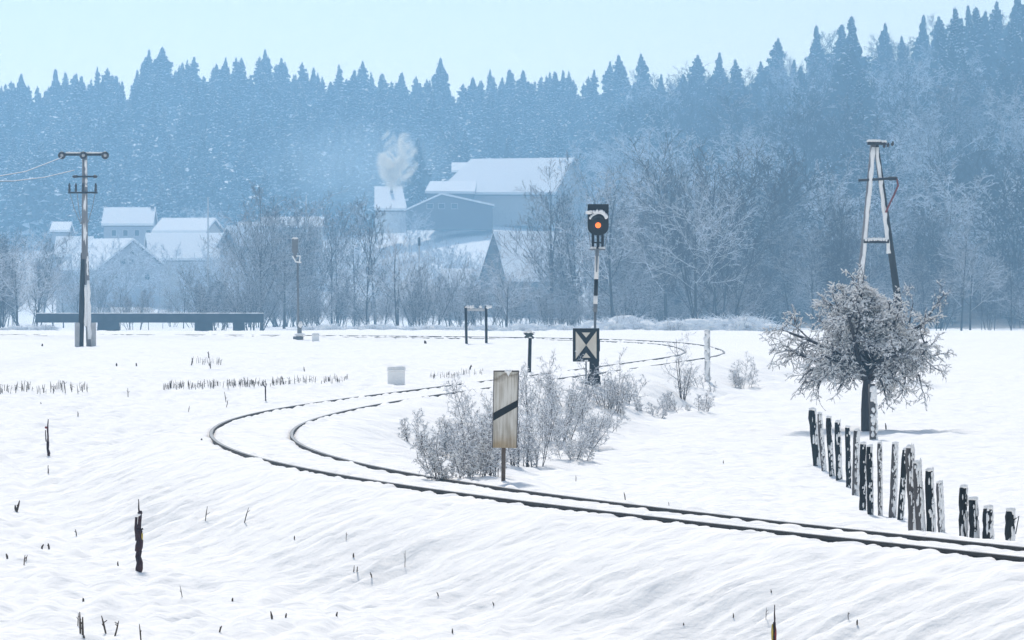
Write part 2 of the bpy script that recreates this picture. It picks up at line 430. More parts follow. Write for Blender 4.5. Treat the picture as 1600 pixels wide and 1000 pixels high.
def grow(limb, twig, p, d, L, r, lev, maxlev, rnd, spec):
    """one branch with its children; thick wood into `limb`, fine wood into `twig`"""
    nseg = 5 if lev == 0 else (4 if lev < maxlev else 2)
    pts = [p]; rad = [r]; dirs = [d]
    rend = r * spec['taper'] if lev < maxlev else r * 0.45
    for i in range(nseg):
        up = spec['up'][min(lev, len(spec['up']) - 1)]
        w = spec['wob'] * (0.35 if lev == 0 else 1)
        d = (d + V((rnd.gauss(0, w), rnd.gauss(0, w), rnd.gauss(0, w) + up / nseg))).normalized()
        p = p + d * (L / nseg)
        pts.append(p); dirs.append(d); rad.append(max(spec['rmin'], r + (rend - r) * (i + 1) / nseg))
    n = 7 if lev == 0 else (5 if lev == 1 else 3)
    (limb if lev <= spec['limblev'] else twig).tube(pts, rad, n, cap=lev == 0)
    if lev >= maxlev: return
    nb = spec['n'][lev]
    nb = max(2, int(round(nb * rnd.uniform(0.8, 1.2))))
    az = rnd.uniform(0, 6.28)
    for k in range(nb):
        t = spec['start'][lev] + (1 - spec['start'][lev]) * (k + rnd.uniform(0.1, 0.9)) / nb
        f = t * nseg; i = min(int(f), nseg - 1); f -= i
        q = pts[i].lerp(pts[i + 1], f)
        az += 2.4 + rnd.uniform(-0.5, 0.5)
        ang = math.radians(rnd.uniform(*spec['ang'][lev]))
        sh = spec['len'][lev] * (1 - spec['fall'][lev] * t) * rnd.uniform(0.75, 1.2)
        rr = max(spec['rmin'], (rad[i] * (1 - f) + rad[i + 1] * f) * spec['rr'])
        grow(limb, twig, q, branch_dir(dirs[i], ang, az), L * sh, rr, lev + 1, maxlev, rnd, spec)

def tree_mesh(seed, H, spec, mats, name, joined=False):
    rnd = random.Random(seed)
    limb = MB(); twig = limb if joined else MB()
    if spec.get('stems', 1) > 1:
        for k in range(spec['stems']):
            a = rnd.uniform(0, 6.28); rr = spec['spread'] * math.sqrt(rnd.random())
            tilt = rnd.uniform(*spec['tilt'])
            d = V((math.cos(a) * tilt, math.sin(a) * tilt, 1)).normalized()
            grow(limb, twig, V((math.cos(a) * rr, math.sin(a) * rr, -0.1)), d, H * rnd.uniform(0.6, 1.05), spec['r0'] * rnd.uniform(0.7, 1.1), 0, spec['lev'], rnd, spec)
    else:
        grow(limb, twig, V((0, 0, -0.2)), V((rnd.uniform(-.05, .05), rnd.uniform(-.05, .05), 1)).normalized(), H * spec.get('trunk', 0.9), spec['r0'], 0, spec['lev'], rnd, spec)
    if joined:
        return (limb.mesh(name, mats[1]),)
    return (limb.mesh('trunk', mats[0]), twig.mesh('crown', mats[1]))

ALDER = dict(lev=4, n=(12, 6, 5, 4), start=(0.22, 0.2, 0.2, 0.1), ang=((35, 60), (25, 55), (25, 60), (20, 60)), len=(0.5, 0.5, 0.48, 0.5), fall=(0.55, 0.35, 0.3, 0.3),
             up=(0.05, 0.5, 0.35, 0.15), wob=0.09, taper=0.25, rr=0.55, r0=0.105, rmin=0.011, limblev=1)
POPLAR = dict(ALDER, ang=((22, 38), (20, 40), (20, 50), (20, 60)), len=(0.42, 0.45, 0.45, 0.5), n=(15, 6, 5, 4), r0=0.10)
ROUND = dict(ALDER, trunk=0.62, start=(0.3, 0.15, 0.15, 0.1), len=(0.85, 0.52, 0.5, 0.5), fall=(0.25, 0.3, 0.3, 0.3), n=(10, 7, 5, 4), r0=0.13)
THICKET = dict(ALDER, stems=9, spread=1.3, tilt=(0.05, 0.5), lev=3, n=(12, 8, 6), len=(0.4, 0.45, 0.5), start=(0.12, 0.12, 0.1), fall=(0.4, 0.3, 0.3), r0=0.055, limblev=0, ang=((20, 45), (25, 55), (25, 60)))

BARE = []      # (height, (meshes))
for sd, (sp, H, mt) in enumerate(((ALDER, 12, 'twig'), (POPLAR, 13, 'twig'), (ROUND, 11, 'twig'), (THICKET, 9, 'twig'), (dict(THICKET, stems=6, tilt=(0.03, 0.25)), 11, 'twigbare'), (ROUND, 12, 'twigpale'), (POPLAR, 12, 'twigbare'), (ALDER, 11, 'twigpale'))):
    BARE.append((H, tree_mesh(40 + sd, H, sp, (M['limb'], M[mt]), 'bare_tree')))
SLOPE = []
RS = dict(ROUND, rmin=0.024, n=(10, 6, 5, 4), r0=.19); AS = dict(ALDER, rmin=0.024, n=(11, 6, 5, 4), r0=.15)
for sd, (sp, H, mt) in enumerate(((RS, 12, 'twigpale'), (AS, 13, 'twig'), (RS, 12, 'twigbare'), (AS, 13, 'twigpale'), (dict(RS), 12, 'twigbare'), (dict(AS), 13, 'twigbare'))):
    SLOPE.append((H, tree_mesh(80 + sd, H, sp, (M['limb'], M[mt]), 'bare_tree', joined=True)))

def place_tree(meshes, base, H, h, label, cat, group, rnd, name='bare_tree', wide=1.0):
    sc = h / H
    if len(meshes) == 1:
        r = bpy.data.objects.new(name, meshes[0]); C.objects.link(r); tag(r, label, cat, group)
    else:
        r = thing(name, base, label, cat, group)
        for me in meshes:
            c = bpy.data.objects.new(me.name.split('.')[0], me); C.objects.link(c); c.parent = r
    r.location = base; r.rotation_euler = (0, 0, rnd.uniform(0, 6.28)); r.scale = (sc * wide, sc * wide, sc)
    return r

def spruce_mesh(seed, H=20.0, R=2.7, snow=0.5, blunt=0.62, n=230):
    rnd = random.Random(seed); b = MB()
    b.tube([(0, 0, -0.4), (0, 0, H * 0.5), (0, 0, H * 0.985)], [0.2, 0.13, 0.03], 5, mi=2)
    lop = rnd.uniform(0, 6.28)
    for k in range(n):
        t = 0.10 + 0.875 * ((k + rnd.random()) / n) ** 0.82
        z0 = t * H
        a = k * 2.39996 + rnd.uniform(-0.5, 0.5)
        prof = (1 - t) ** blunt * (0.62 + 0.38 * min(1, t / 0.22)) * (1 + 0.2 * math.sin(seed * 2.1 + t * 19) + 0.18 * math.cos(a - lop))
        L = max(0.22, R * prof * rnd.uniform(0.55, 1.3))
        droop = (0.85 - 0.95 * t) * rnd.uniform(0.5, 1.4)
        ca, sa = math.cos(a), math.sin(a); cv = rnd.uniform(-.25, .25)
        def P(u, s, dz=0.0):
            zz = z0 - L * droop * (u ** 1.4) + L * 0.18 * max(0, u - 0.6) + dz
            s = s + cv * u * u * L
            return V((ca * L * u - sa * s, sa * L * u + ca * s, zz))
        w = L * 0.36 + 0.1
        ns = 4
        for i in range(ns):
            u0 = 0.06 + 0.85 * i / ns; u1 = u0 + 0.85 / ns * 1.35
            ww = w * (1 - 0.6 * i / ns); hang = (0.3 + 0.5 * rnd.random()) * min(1, .35 + L * .5) + 0.12 * L
            for sgn in (-1, 1):
                j = rnd.uniform(0.5, 1.4)
                b.add([P(u0, 0), P(min(u1, 1), 0), P(min(u1 + 0.08, 1.06), sgn * ww * j, -hang * rnd.uniform(.5, 1.5)), P(u0 + 0.05, sgn * ww * 0.6 * j, -hang)],
                      [(0, 1, 2, 3) if sgn > 0 else (3, 2, 1, 0)], 0)
            b.add([P(u0, 0), P(min(u1, 1.02), 0), P((u0 + u1) / 2 + rnd.uniform(-.06, .06), rnd.uniform(-.15, .15), -hang * 1.9)], [(0, 1, 2)], 0)
        # snow pillows lying along the branch, hanging over its sides
        u0 = rnd.uniform(0.1, 0.3)
        while u0 < 0.92:
            u1 = min(1.05, u0 + rnd.uniform(0.22, 0.5)); um = u0 + (u1 - u0) * rnd.uniform(.4, .65)
            if rnd.random() < snow:
                ww = w * rnd.uniform(0.45, 1.1) * (1 - 0.45 * u0); th = 0.08 + 0.05 * L * rnd.random(); d1, d2 = rnd.uniform(.3, 1.1) * ww, rnd.uniform(.3, 1.1) * ww
                b.add([P(u0, 0, .04), P(um, -ww, -d1), P(u1, 0, -.02), P(um, ww, -d2), P(um, 0, th)], [(0, 1, 4), (1, 2, 4), (2, 3, 4), (3, 0, 4)], 1)
            u0 = u1 + rnd.uniform(-0.03, 0.12)
    return b.mesh('spruce', [M['needle'], M['needlesnow'], M['bark']])
SPRUCE = [spruce_mesh(1, 20, 3.9, 0.9, .85), spruce_mesh(2, 20, 3.5, 0.75, 0.95), spruce_mesh(3, 20, 3.8, 0.95, 0.8), spruce_mesh(4, 20, 3.5, 0.5, 0.9), spruce_mesh(5, 20, 4.6, 0.42, 0.95), spruce_mesh(6, 20, 3.6, 0.85, 0.75)]

# ------------------------------------------------------------------ wooded hills
rnd = random.Random(5)
def add_spruce(px, d, h, kind, label, group, lean=0.0):
    o = bpy.data.objects.new('spruce_tree', SPRUCE[kind]); C.objects.link(o)
    if label is RWL: h *= 0.82 if d > 1250 else (1.2 if px < 1440 else 0.95)
    h *= farr(d); d = far(d)
    o.location = ground_at(px, d); s = h / 20.0
    o.scale = (s * rnd.uniform(1.1, 1.8),) * 2 + (s,); o.rotation_euler = (rnd.gauss(0, .02), rnd.gauss(0, .02), rnd.uniform(0, 6.28))
    return tag(o, label, 'tree', group)
RWL = 'dark spruce standing above the leafless wood along the ridge on the right'
LW = 'snow dusted spruce in the dense conifer wood on the left and middle hill'
rows = 9
for r in range(rows):
    d = 1085 + 52 * r
    n = 21 if r < 6 else 23
    for i in range(n):
        px = -70 + (1040 + 70) * (i + 0.5 * (r % 2) + rnd.uniform(-0.42, 0.42)) / n
        if px > 690 and r < 1: continue
        if px > 880 and r < 4: continue
        h = rnd.uniform(10.5, 15.5) * (1.2 if rnd.random() < 0.12 else 1.0)
        if r == rows - 1: h = rnd.uniform(10.5, 15)
        add_spruce(px, d + rnd.uniform(-18, 18), h, rnd.choice((0, 1, 2, 2, 3, 5, 5)), LW, 'spruces of the hillside wood')
for i in range(62):
    add_spruce(-60 + 1050 * (i + rnd.uniform(.1, .9)) / 62, rnd.uniform(1400, 1500), rnd.uniform(8.5, 12), rnd.choice((0, 2, 5)), LW, 'spruces of the hillside wood')
for px, d, h in ((965, 1440, 21), (1005, 1420, 22), (1030, 1120, 13), (985, 1180, 14), (1092, 1400, 21), (1125, 1410, 20), (1150, 1330, 19), (1188, 1400, 16), (1213, 1380, 22), (1275, 1350, 24), (1240, 1390, 15),
                 (1312, 1330, 24), (1335, 1240, 19), (1325, 1120, 17), (1340, 980, 14), (1382, 1350, 22), (1440, 1340, 23), (1465, 1330, 22), (1500, 1300, 21), (1515, 1290, 24), (1540, 1270, 23), (1560, 1290, 24), (1590, 1270, 26), (1620, 1260, 24),
                 (1490, 1150, 24), (1475, 1180, 20), (1580, 1160, 20), (1065, 1390, 17), (1045, 1330, 13), (1410, 1310, 19), (1530, 1210, 22), (1610, 1200, 22), (1022, 1100, 14), (1042, 1130, 13), (975, 1160, 15), (1345, 1050, 14), (1485, 1100, 20), (1505, 1080, 18), (1470, 1060, 15), (1110, 1250, 12), (1260, 1200, 13), (1570, 1050, 17)):
    add_spruce(px, d, h, rnd.choice((3, 4, 4, 1)), RWL, 'spruces along the right hand ridge')

def spruce_mass():
    """the many lesser trees between the ones that stand out, as one mass"""
    protos = [spruce_mesh(11 + k, 20, 4.3, .85, .85, 85) for k in range(3)]
    dat = []
    for me in protos:
        v = np.empty(len(me.vertices) * 3, np.float32); me.vertices.foreach_get('co', v)
        lv = np.empty(len(me.loops), np.int32); me.loops.foreach_get('vertex_index', lv)
        lt = np.empty(len(me.polygons), np.int32); me.polygons.foreach_get('loop_total', lt)
        mi = np.empty(len(me.polygons), np.int32); me.polygons.foreach_get('material_index', mi)
        dat.append((v.reshape(-1, 3), lv, lt, mi))
    VV, LV, LT, MI = [], [], [], []; off = 0
    for i in range(300):
        px = rnd.uniform(-70, 985); d = rnd.uniform(1110, 1500)
        if i % 4 == 0: d = rnd.uniform(1440, 1520)
        if px > 860 and d < 1290: continue
        h = rnd.uniform(8.5, 13) * farr(d); g = ground_at(px, far(d)); v, lv, lt, mi = dat[i % 3]
        a = rnd.uniform(0, 6.28); sc = h / 20; w = sc * rnd.uniform(1.1, 1.6)
        q = np.stack([(v[:, 0] * math.cos(a) - v[:, 1] * math.sin(a)) * w + g.x, (v[:, 0] * math.sin(a) + v[:, 1] * math.cos(a)) * w + g.y, v[:, 2] * sc + g.z], -1)
        VV.append(q); LV.append(lv + off); LT.append(lt); MI.append(mi); off += len(v)
    VV, LV, LT, MI = map(np.concatenate, (VV, LV, LT, MI))
    me = bpy.data.meshes.new('spruce_wood'); me.vertices.add(len(VV)); me.vertices.foreach_set('co', VV.astype(np.float32).ravel())
    me.loops.add(len(LV)); me.loops.foreach_set('vertex_index', LV.astype(np.int32)); me.polygons.add(len(LT))
    me.polygons.foreach_set('loop_start', np.concatenate([[0], np.cumsum(LT)[:-1]]).astype(np.int32)); me.polygons.foreach_set('loop_total', LT)
    for m_ in (M['needle'], M['needlesnow'], M['bark']): me.materials.append(m_)
    me.polygons.foreach_set('material_index', MI); me.update(calc_edges=True)
    for q in protos: bpy.data.meshes.remove(q)
    o = bpy.data.objects.new('spruce_wood', me); C.objects.link(o)
    tag(o, 'mass of lesser snow dusted spruces filling the hillside wood', 'wood', kind='stuff')
spruce_mass()
SL = 'leafless rimed tree in the grey wood covering the right hand slope'
nsl = 0
for r in range(12):
    d = 640 + 66 * r
    n = 16
    for i in range(n):
        px = 905 + 790 * (i + 0.5 * (r % 2) + rnd.uniform(-0.45, 0.45)) / n
        if r > 8 and px < 1000: continue
        if px < 985 and d < 900: continue
        H, ms = rnd.choice(SLOPE)
        d2 = far(d + rnd.uniform(-28, 28)); place_tree(ms, ground_at(px, d2), H, farr(d) * rnd.uniform(11.5, 16.5) * (0.85 if d < 800 else 1), SL, 'tree', 'leafless trees of the right hand slope', rnd, wide=rnd.uniform(1.0, 1.35)); nsl += 1
# rimed scrub on the slope below the farm
ML = 'pale rimed tree on the snowy slope between the houses and the spruce wood'
for px, d in ((395, 960), (430, 985), (465, 940), (520, 1000), (560, 970), (600, 930), (640, 920), (665, 950), (700, 900), (735, 930), (560, 1040), (480, 1050), (100, 985), (40, 1000), (240, 1010), (300, 1030), (70, 830), (95, 845), (118, 835), (150, 838), (172, 842), (198, 836), (222, 840), (248, 842), (270, 850), (292, 838), (312, 845), (333, 850), (352, 842), (372, 855), (395, 850), (420, 860), (448, 870), (470, 850), (500, 860), (530, 850), (580, 930), (615, 950), (690, 950), (715, 870), (745, 850), (350, 1040), (900, 1000), (935, 960), (880, 930), (640, 1010), (655, 985), (920, 1060), (950, 1100), (975, 1030)):
    H, ms = rnd.choice((SLOPE[0], SLOPE[3]))
    place_tree(ms, ground_at(px, far(d)), H, farr(d) * rnd.uniform(6, 10), ML, 'tree', 'rimed trees below the spruce wood', rnd, wide=1.15)

# belt of trees along the stream behind the snowfield
TOPX = [-60, 0, 40, 90, 150, 200, 250, 300, 345, 380, 410, 440, 480, 540, 570, 620, 660, 700, 740, 775, 830, 870, 910, 960, 1050, 1130, 1220, 1700]
TOPY = [350, 358, 362, 405, 430, 440, 435, 410, 410, 330, 292, 305, 345, 325, 318, 355, 385, 405, 420, 400, 268, 275, 330, 275, 240, 260, 300, 330]
BL = 'leafless frosted tree in the belt of trees along the far edge of the snowfield'
nb = 0
for i in range(92):
    px = -60 + 1740 * (i + rnd.uniform(0.05, 0.95)) / 92
    d = far(rnd.uniform(505, 655))
    g = ground_at(px, d)
    if 742 < px < 905 and rnd.random() < .5: continue
    top = np.interp(px, TOPX, TOPY) + abs(rnd.gauss(0, 26)) + (25 if px > 1150 else 0)
    h = max(2.2, (HC - (top - YH) / F * d) - g.z)
    H, ms = BARE[rnd.randrange(8)] if px > 300 else BARE[rnd.choice((0, 2, 3, 4, 5))]
    place_tree(ms, g, H, h, BL, 'tree', 'leafless trees of the stream side belt', rnd, wide=rnd.uniform(0.95, 1.35)); nb += 1
for px, top, kd, lb in ((408, 288, 1, 'tall slim leafless tree rising above the pale long roof'), (792, 385, 5, 'small tree with white rimed branches just right of the two-legged board'), (1015, 300, 1, 'tall leafless tree with steep twin stems right of the lit signal'), (860, 270, 0, 'broad leafless tree in front of the big snowy farm roof')):
    d = far(470 if kd == 5 else 560)
    g = ground_at(px, d); H, ms = BARE[kd]
    place_tree(ms, g, H, HC - (top - YH) / F * d - g.z, lb, 'tree', None, rnd, wide=1.1)

UL = 'low leafless thicket filling the gaps between the trunks at the wood edge'
for i in range(70):
    px = 300 + 1390 * (i + rnd.uniform(0.05, 0.95)) / 70
    d = rnd.uniform(510, 640); H, ms = BARE[rnd.choice((3, 3, 4))]; kk = farr(d); d = far(d)
    if 560 < px < 800 and rnd.random() < .4: continue
    place_tree(ms, ground_at(px, d), H, kk * rnd.uniform(2.6, 5.2) * (1.25 if px > 1100 else 1), UL, 'thicket', 'thickets below the stream side belt', rnd, 'leafless_thicket', rnd.uniform(1.3, 1.9))

for i in range(64):
    px = 960 + 730 * (i + rnd.uniform(0.05, 0.95)) / 64
    d = rnd.uniform(560, 800); H, ms = BARE[rnd.choice((3, 4, 4))]; kk = farr(d); d = far(d)
    place_tree(ms, ground_at(px, d), H, kk * rnd.uniform(4.5, 7.5), 'tall leafless thicket between the trees of the right hand slope', 'thicket', 'tall thickets of the right hand slope', rnd, 'leafless_thicket', rnd.uniform(1.2, 1.7))

# snowy brambles along the field edge
def bramble_mesh(seed):
    r_ = random.Random(seed); b = MB()
    b.blob((0, 0, 0.25), (1.15, 0.8, 0.7), seed, 18, 10, 0.3, 0)
    for k in range(330):
        a = r_.uniform(0, 6.28); q = math.sqrt(r_.random()); L = r_.uniform(0.35, 1.15)
        p = V((math.cos(a) * q * 1.15, math.sin(a) * q * 0.8, 0.2 + 0.5 * (1 - q * q)))
        d = V((math.cos(a) + r_.uniform(-.9, .9), math.sin(a) + r_.uniform(-.9, .9), r_.uniform(0.5, 2.2))).normalized()
        pts = [p]; w_ = r_.uniform(.012, .026)
        for i in range(4): d = (d + V((r_.uniform(-.2, .2), 0, r_.uniform(-.5, -.2)))).normalized(); pts.append(pts[-1] + d * L / 4)
        b.tube(pts, [w_, w_, w_, w_ * .8, .006], 3, mi=1, cap=False)
    return b.mesh('snowy_bramble', [M['snowlump'], M['twigwhite']])
BR = [bramble_mesh(s) for s in (1, 2, 3)]
def add_bramble(px, d, s, label, group):
    o = bpy.data.objects.new('snowy_bramble', BR[rnd.randrange(3)]); C.objects.link(o)
    s *= farr(d) * 0.8; o.location = ground_at(px, far(d)); o.scale = (s * 1.2, s, s * rnd.uniform(0.8, 1.2)); o.rotation_euler = (0, 0, rnd.uniform(0, 6.28))
    return tag(o, label, 'bush', group)
for i in range(80):
    px = 480 + 740 * (i + rnd.uniform(0, 1)) / 80
    sz = 0.75 + 0.55 * float(sstep(880, 960, np.array([px]))[0]) * (1 - 0.3 * float(sstep(1150, 1220, np.array([px]))[0]))
    add_bramble(px, rnd.uniform(455, 500), sz * rnd.uniform(0.75, 1.15), 'snow laden bramble clump along the far edge of the field', 'bramble clumps at the field edge')
for px in (5, 30, 52, 75):
    add_bramble(px, 480, rnd.uniform(0.5, 0.9), 'low snowy clump beside the left end of the bridge', 'clumps at the bridge end')

# ------------------------------------------------------------------ village
def gable_house(name, ridge_l, ridge_r, eave_py, d, depth, label, wall, walls_to, gable=None, group=None, cat='house', chimney=None, tilt=0.0, thick=0.35, windows=()):
    """ridge runs across the view: its ends in photo pixels at distance d; the near eave sits at eave_py"""
    k_ = farr(d); d = far(d); depth *= k_; thick *= k_
    depth *= 1.45
    a = at(ridge_l[0], ridge_l[1], d); c = at(ridge_r[0], ridge_r[1], d)
    mid = (a + c) / 2; base = ground_at((ridge_l[0] + ridge_r[0]) / 2, d - 1)
    gz = min(base.z, HC - (walls_to - YH) / F * d) - 0.6
    ez = HC - (eave_py - YH) / F * d
    root = thing(name, (mid.x, d, gz), label, cat, group)
    hw = depth / 2
    u = V((c.x - a.x, 0, 0)); L = u.length
    rot = Matrix.Rotation(tilt, 3, 'Z'); cen = V((mid.x, d, 0))
    def Q(x, y, z): return rot @ V((x, y, 0)) + cen + V((0, 0, z))
    x0, x1 = -L / 2, L / 2; zr = mid.z; ins = 0.45
    b = MB()
    prof = [(-hw + ins, gz), (hw - ins, gz), (hw - ins, ez - 0.15), (0, zr - 0.45), (-hw + ins, ez - 0.15)]
    vs = [Q(x0 + ins, y, z) for y, z in prof] + [Q(x1 - ins, y, z) for y, z in prof]
    b.add(vs, [(4, 3, 2, 1, 0), (5, 6, 7, 8, 9)] + [(i, (i + 1) % 5, 5 + (i + 1) % 5, 5 + i) for i in range(5)])
    b.build('wall', wall, root)
    b = MB(); sn = MB()
    for sg in (-1, 1):
        n_ = V((0, sg * (zr - ez), hw)).normalized()
        def slab(mb, t0, t1, grow_):
            e = hw + grow_; k = (zr - ez) / hw
            pts = [(x0 - grow_, 0, zr), (x1 + grow_, 0, zr), (x1 + grow_, sg * e, zr - k * e), (x0 - grow_, sg * e, zr - k * e)]
            lo = [Q(x, y, z + t0) for x, y, z in pts]; hi = [Q(x, y, z + t1) for x, y, z in pts]
            f = [(3, 2, 1, 0), (4, 5, 6, 7)] + [(i, (i + 1) % 4, 4 + (i + 1) % 4, 4 + i) for i in range(4)]
            if sg > 0: f = [q[::-1] for q in f]
            mb.add(lo + hi, f)
        slab(b, -0.25, 0.0, 0.0); slab(sn, 0.004, thick, 0.06)
    rf = b.build('roof', M['tile'], root)
    o = sn.build('roof_snow', M['roofsnow'], rf)
    if chimney:
        p = at(chimney[0], chimney[1], d - 1); b = MB()
        b.box((p.x, d - 0.6, p.z - 0.6), (0.7, 0.7, 1.9)); b.box((p.x, d - 0.6, p.z + 0.42), (0.84, 0.84, 0.14))
        ch = b.build('chimney', M['tile'], rf)
        b = MB(); b.blob((p.x, d - 0.6, p.z + 0.55), (0.4, 0.4, 0.16), 3); b.build('snow_cap', M['snowlump'], ch)
    for (wx, wy, ww, wh) in windows:       # on the near long wall
        p = at(wx, wy, d - hw + ins)
        b = MB(); b.box((p.x, d - hw + ins - 0.03, p.z), (ww, 0.12, wh)); w_ = b.build('window', M['plasterwhite'], root)
        b = MB(); b.box((p.x, d - hw + ins - 0.1, p.z), (ww - 0.2, 0.03, wh - 0.2)); b.build('pane', M['glass'], w_)
    return root

def front_gable(name, apex, eave_l, eave_r, d, length, label, wall, back_shift=0.0, cat='house', thick=0.35, windows=(), wallh=5.0):
    """gable end faces the camera; roof runs back (and sideways by back_shift photo pixels)"""
    k_ = farr(d); d = far(d); length *= k_; thick *= k_; wallh *= k_
    A = at(apex[0], apex[1], d); Lp = at(eave_l[0], eave_l[1], d); Rp = at(eave_r[0], eave_r[1], d)
    gz = min(Lp.z, Rp.z) - wallh
    root = thing(name, (A.x, d, gz), label, cat)
    sh = V((back_shift / F * d, length, 0))
    b = MB(); ins = 0.3
    xl, xr = Lp.x + ins * 1.3, Rp.x - ins * 1.3
    f5 = [V((xl, d, gz)), V((xr, d, gz)), V((xr, d, Rp.z + 0.02)), V((A.x, d, A.z - 0.3)), V((xl, d, Lp.z + 0.02))]
    f5b = [p + sh * 0.97 for p in f5]
    b.add(f5 + f5b, [(0, 1, 2, 3, 4), (9, 8, 7, 6, 5)] + [(i, 5 + i, 5 + (i + 1) % 5, (i + 1) % 5) for i in range(5)])
    b.build('wall', wall, root)
    b = MB(); sn = MB(); fo = V((-sh.x * 0.04, -0.5, 0))
    for e, sg in ((Lp, -1), (Rp, 1)):
        def slab(mb, t0, t1, ex):
            q = e + (e - A).normalized() * ex
            pts = [A + fo * (1 + ex), q + fo * (1 + ex), q + sh, A + sh]
            lo = [p + V((0, 0, t0)) for p in pts]; hi = [p + V((0, 0, t1)) for p in pts]
            f = [(3, 2, 1, 0), (4, 5, 6, 7)] + [(i, (i + 1) % 4, 4 + (i + 1) % 4, 4 + i) for i in range(4)]
            if sg < 0: f = [q_[::-1] for q_ in f]
            mb.add(lo + hi, [q_[::-1] for q_ in f])
        slab(b, -0.22, 0.0, 0.0); slab(sn, 0.004, thick, 0.08)
    rf = b.build('roof', M['tile'], root); sn.build('roof_snow', M['roofsnow'], rf)
    for (wx, wy, ww, wh) in windows:
        p = at(wx, wy, d); b = MB(); b.box((p.x, d - 0.03, p.z), (ww, 0.1, wh)); w_ = b.build('window', M['plasterwhite'], root)
        b = MB(); b.box((p.x, d - 0.09, p.z), (ww - 0.18, 0.03, wh - 0.18)); b.build('pane', M['glass'], w_)
    return root

def skew_house(name, r0, r1, e0, e1, d, label, wall, depth=7.0, wall_py=330, cat='farmhouse', thick=0.4, dd=0.0, chimney=None):
    """roof plane towards the camera given by ridge ends r0,r1 and eave ends e0,e1 in photo pixels; the eave stands `depth` nearer"""
    k_ = farr(d) * 1.0; d = far(d); depth *= k_ * 1.9; thick *= k_
    R0, R1 = at(r0[0], r0[1], d), at(r1[0], r1[1], d + dd)
    E0, E1 = at(e0[0], e0[1], d - depth), at(e1[0], e1[1], d - depth + dd)
    B0, B1 = V((2 * R0.x - E0.x, 2 * R0.y - E0.y, E0.z)), V((2 * R1.x - E1.x, 2 * R1.y - E1.y, E1.z))
    gz = HC - (wall_py - YH) / F * d - 3
    mid = (R0 + R1) / 2; root = thing(name, (mid.x, mid.y, gz), label, cat)
    def inset(p, q, k=0.06): return p.lerp(q, k)
    cs = [E0, E1, B1, B0]; c = sum(cs, V()) / 4
    pl = [V((p.x + (c.x - p.x) * 0.06, p.y + (c.y - p.y) * 0.06, p.z)) for p in cs]
    R0i, R1i = R0.lerp(R1, 0.03) - V((0, 0, .5)), R1.lerp(R0, 0.03) - V((0, 0, .5))
    lo = [V((p.x, p.y, gz)) for p in pl]; hi = [p - V((0, 0, 0.25)) for p in pl]
    b = MB(); b.add(lo + hi + [R0i, R1i], [(0, 1, 5, 4), (1, 2, 6, 9, 5), (2, 3, 7, 6), (3, 0, 4, 8, 7), (4, 5, 9, 8), (6, 7, 8, 9)])
    b.build('wall', wall, root)
    b = MB(); sn = MB()
    for (e, f_) in ((E0, E1), (B0, B1)):
        def slab(mb, t0, t1):
            pts = [R0, R1, f_, e]
            l_ = [p + V((0, 0, t0)) for p in pts]; h_ = [p + V((0, 0, t1)) for p in pts]
            fs = [(3, 2, 1, 0), (4, 5, 6, 7)] + [(i, (i + 1) % 4, 4 + (i + 1) % 4, 4 + i) for i in range(4)]
            if e is E0: fs = [q[::-1] for q in fs]
            mb.add(l_ + h_, fs)
        slab(b, -0.28, 0.0); slab(sn, 0.004, thick)
    rf = b.build('roof', M['tile'], root); sn.build('roof_snow', M['roofsnow'], rf)
    if chimney:
        p = at(chimney[0], chimney[1], d - depth * 0.35); b = MB()
        b.box((p.x, p.y, p.z - 0.5), (0.7, 0.7, 1.7)); b.box((p.x, p.y, p.z + 0.42), (0.84, 0.84, 0.14))
        ch = b.build('chimney', M['tile'], rf); b = MB(); b.blob((p.x, p.y, p.z + 0.55), (0.4, 0.4, 0.16), 3); b.build('snow_cap', M['snowlump'], ch)
    return root

skew_house('farmhouse', (736, 252), (897, 250), (682, 304), (868, 304), 1045, 'big farmhouse with a long slanting snow covered roof high on the hill', M['plaster'], 8, 335, chimney=(728, 273))
gable_house('barn', (706, 257), (742, 257), 270, 1075, 8, 'small snowy roofed barn peeping out behind the left end of the big farm roof', M['timber'], 300, cat='barn')
skew_house('barn', (672, 287), (745, 287), (664, 302), (742, 303), 1036, 'low snowy lean-to barn joined to the left eave of the big farmhouse', M['timber'], 3.5, 335, cat='barn')
front_gable('barn', (690, 304), (632, 330), (772, 322), 1020, 8, 'dark wide gabled timber barn standing below the big farm roof', M['timber'], 0, 'barn', 0.3, wallh=3.0, windows=((672, 322, 1.6, 1.4), (690, 322, 1.6, 1.4), (710, 322, 1.6, 1.4)))
skew_house('house', (585, 295), (628, 295), (585, 329), (636, 329), 1030, 'house with a square snow white roof slope beside the chimney smoke', M['plasterwhite'], 5, 345, 'house', chimney=(612, 293))
skew_house('house', (771, 366), (884, 366), (792, 440), (905, 440), 800, 'steep roofed house with a dark narrow gable behind the bare trees', M['timber'], 5, 470, 'house')
front_gable('house', (771, 364), (748, 436), (794, 436), 796, 3, 'dark pointed gable porch joined to the steep roofed house', M['timber'], 6, 'house', 0.2, wallh=3)
gable_house('shed', (690, 424), (736, 424), 450, 780, 5, 'small snow roofed shed left of the dark pointed gable', M['plaster'], 480, cat='shed')
gable_house('house', (163, 328), (243, 327), 353, 960, 9, 'house with a long flat snow slope of roof, highest in the village on the left', M['bluewall'], 395, chimney=(238, 325), windows=((178, 364, 1.2, 1.5), (196, 364, 1.2, 1.5), (214, 364, 1.2, 1.5), (232, 364, 1.2, 1.5)))
gable_house('house', (252, 344), (338, 344), 364, 930, 8, 'house with a snowy roof and a dark chimney right of the highest village house', M['plaster'], 400, chimney=(311, 345), tilt=-0.2)
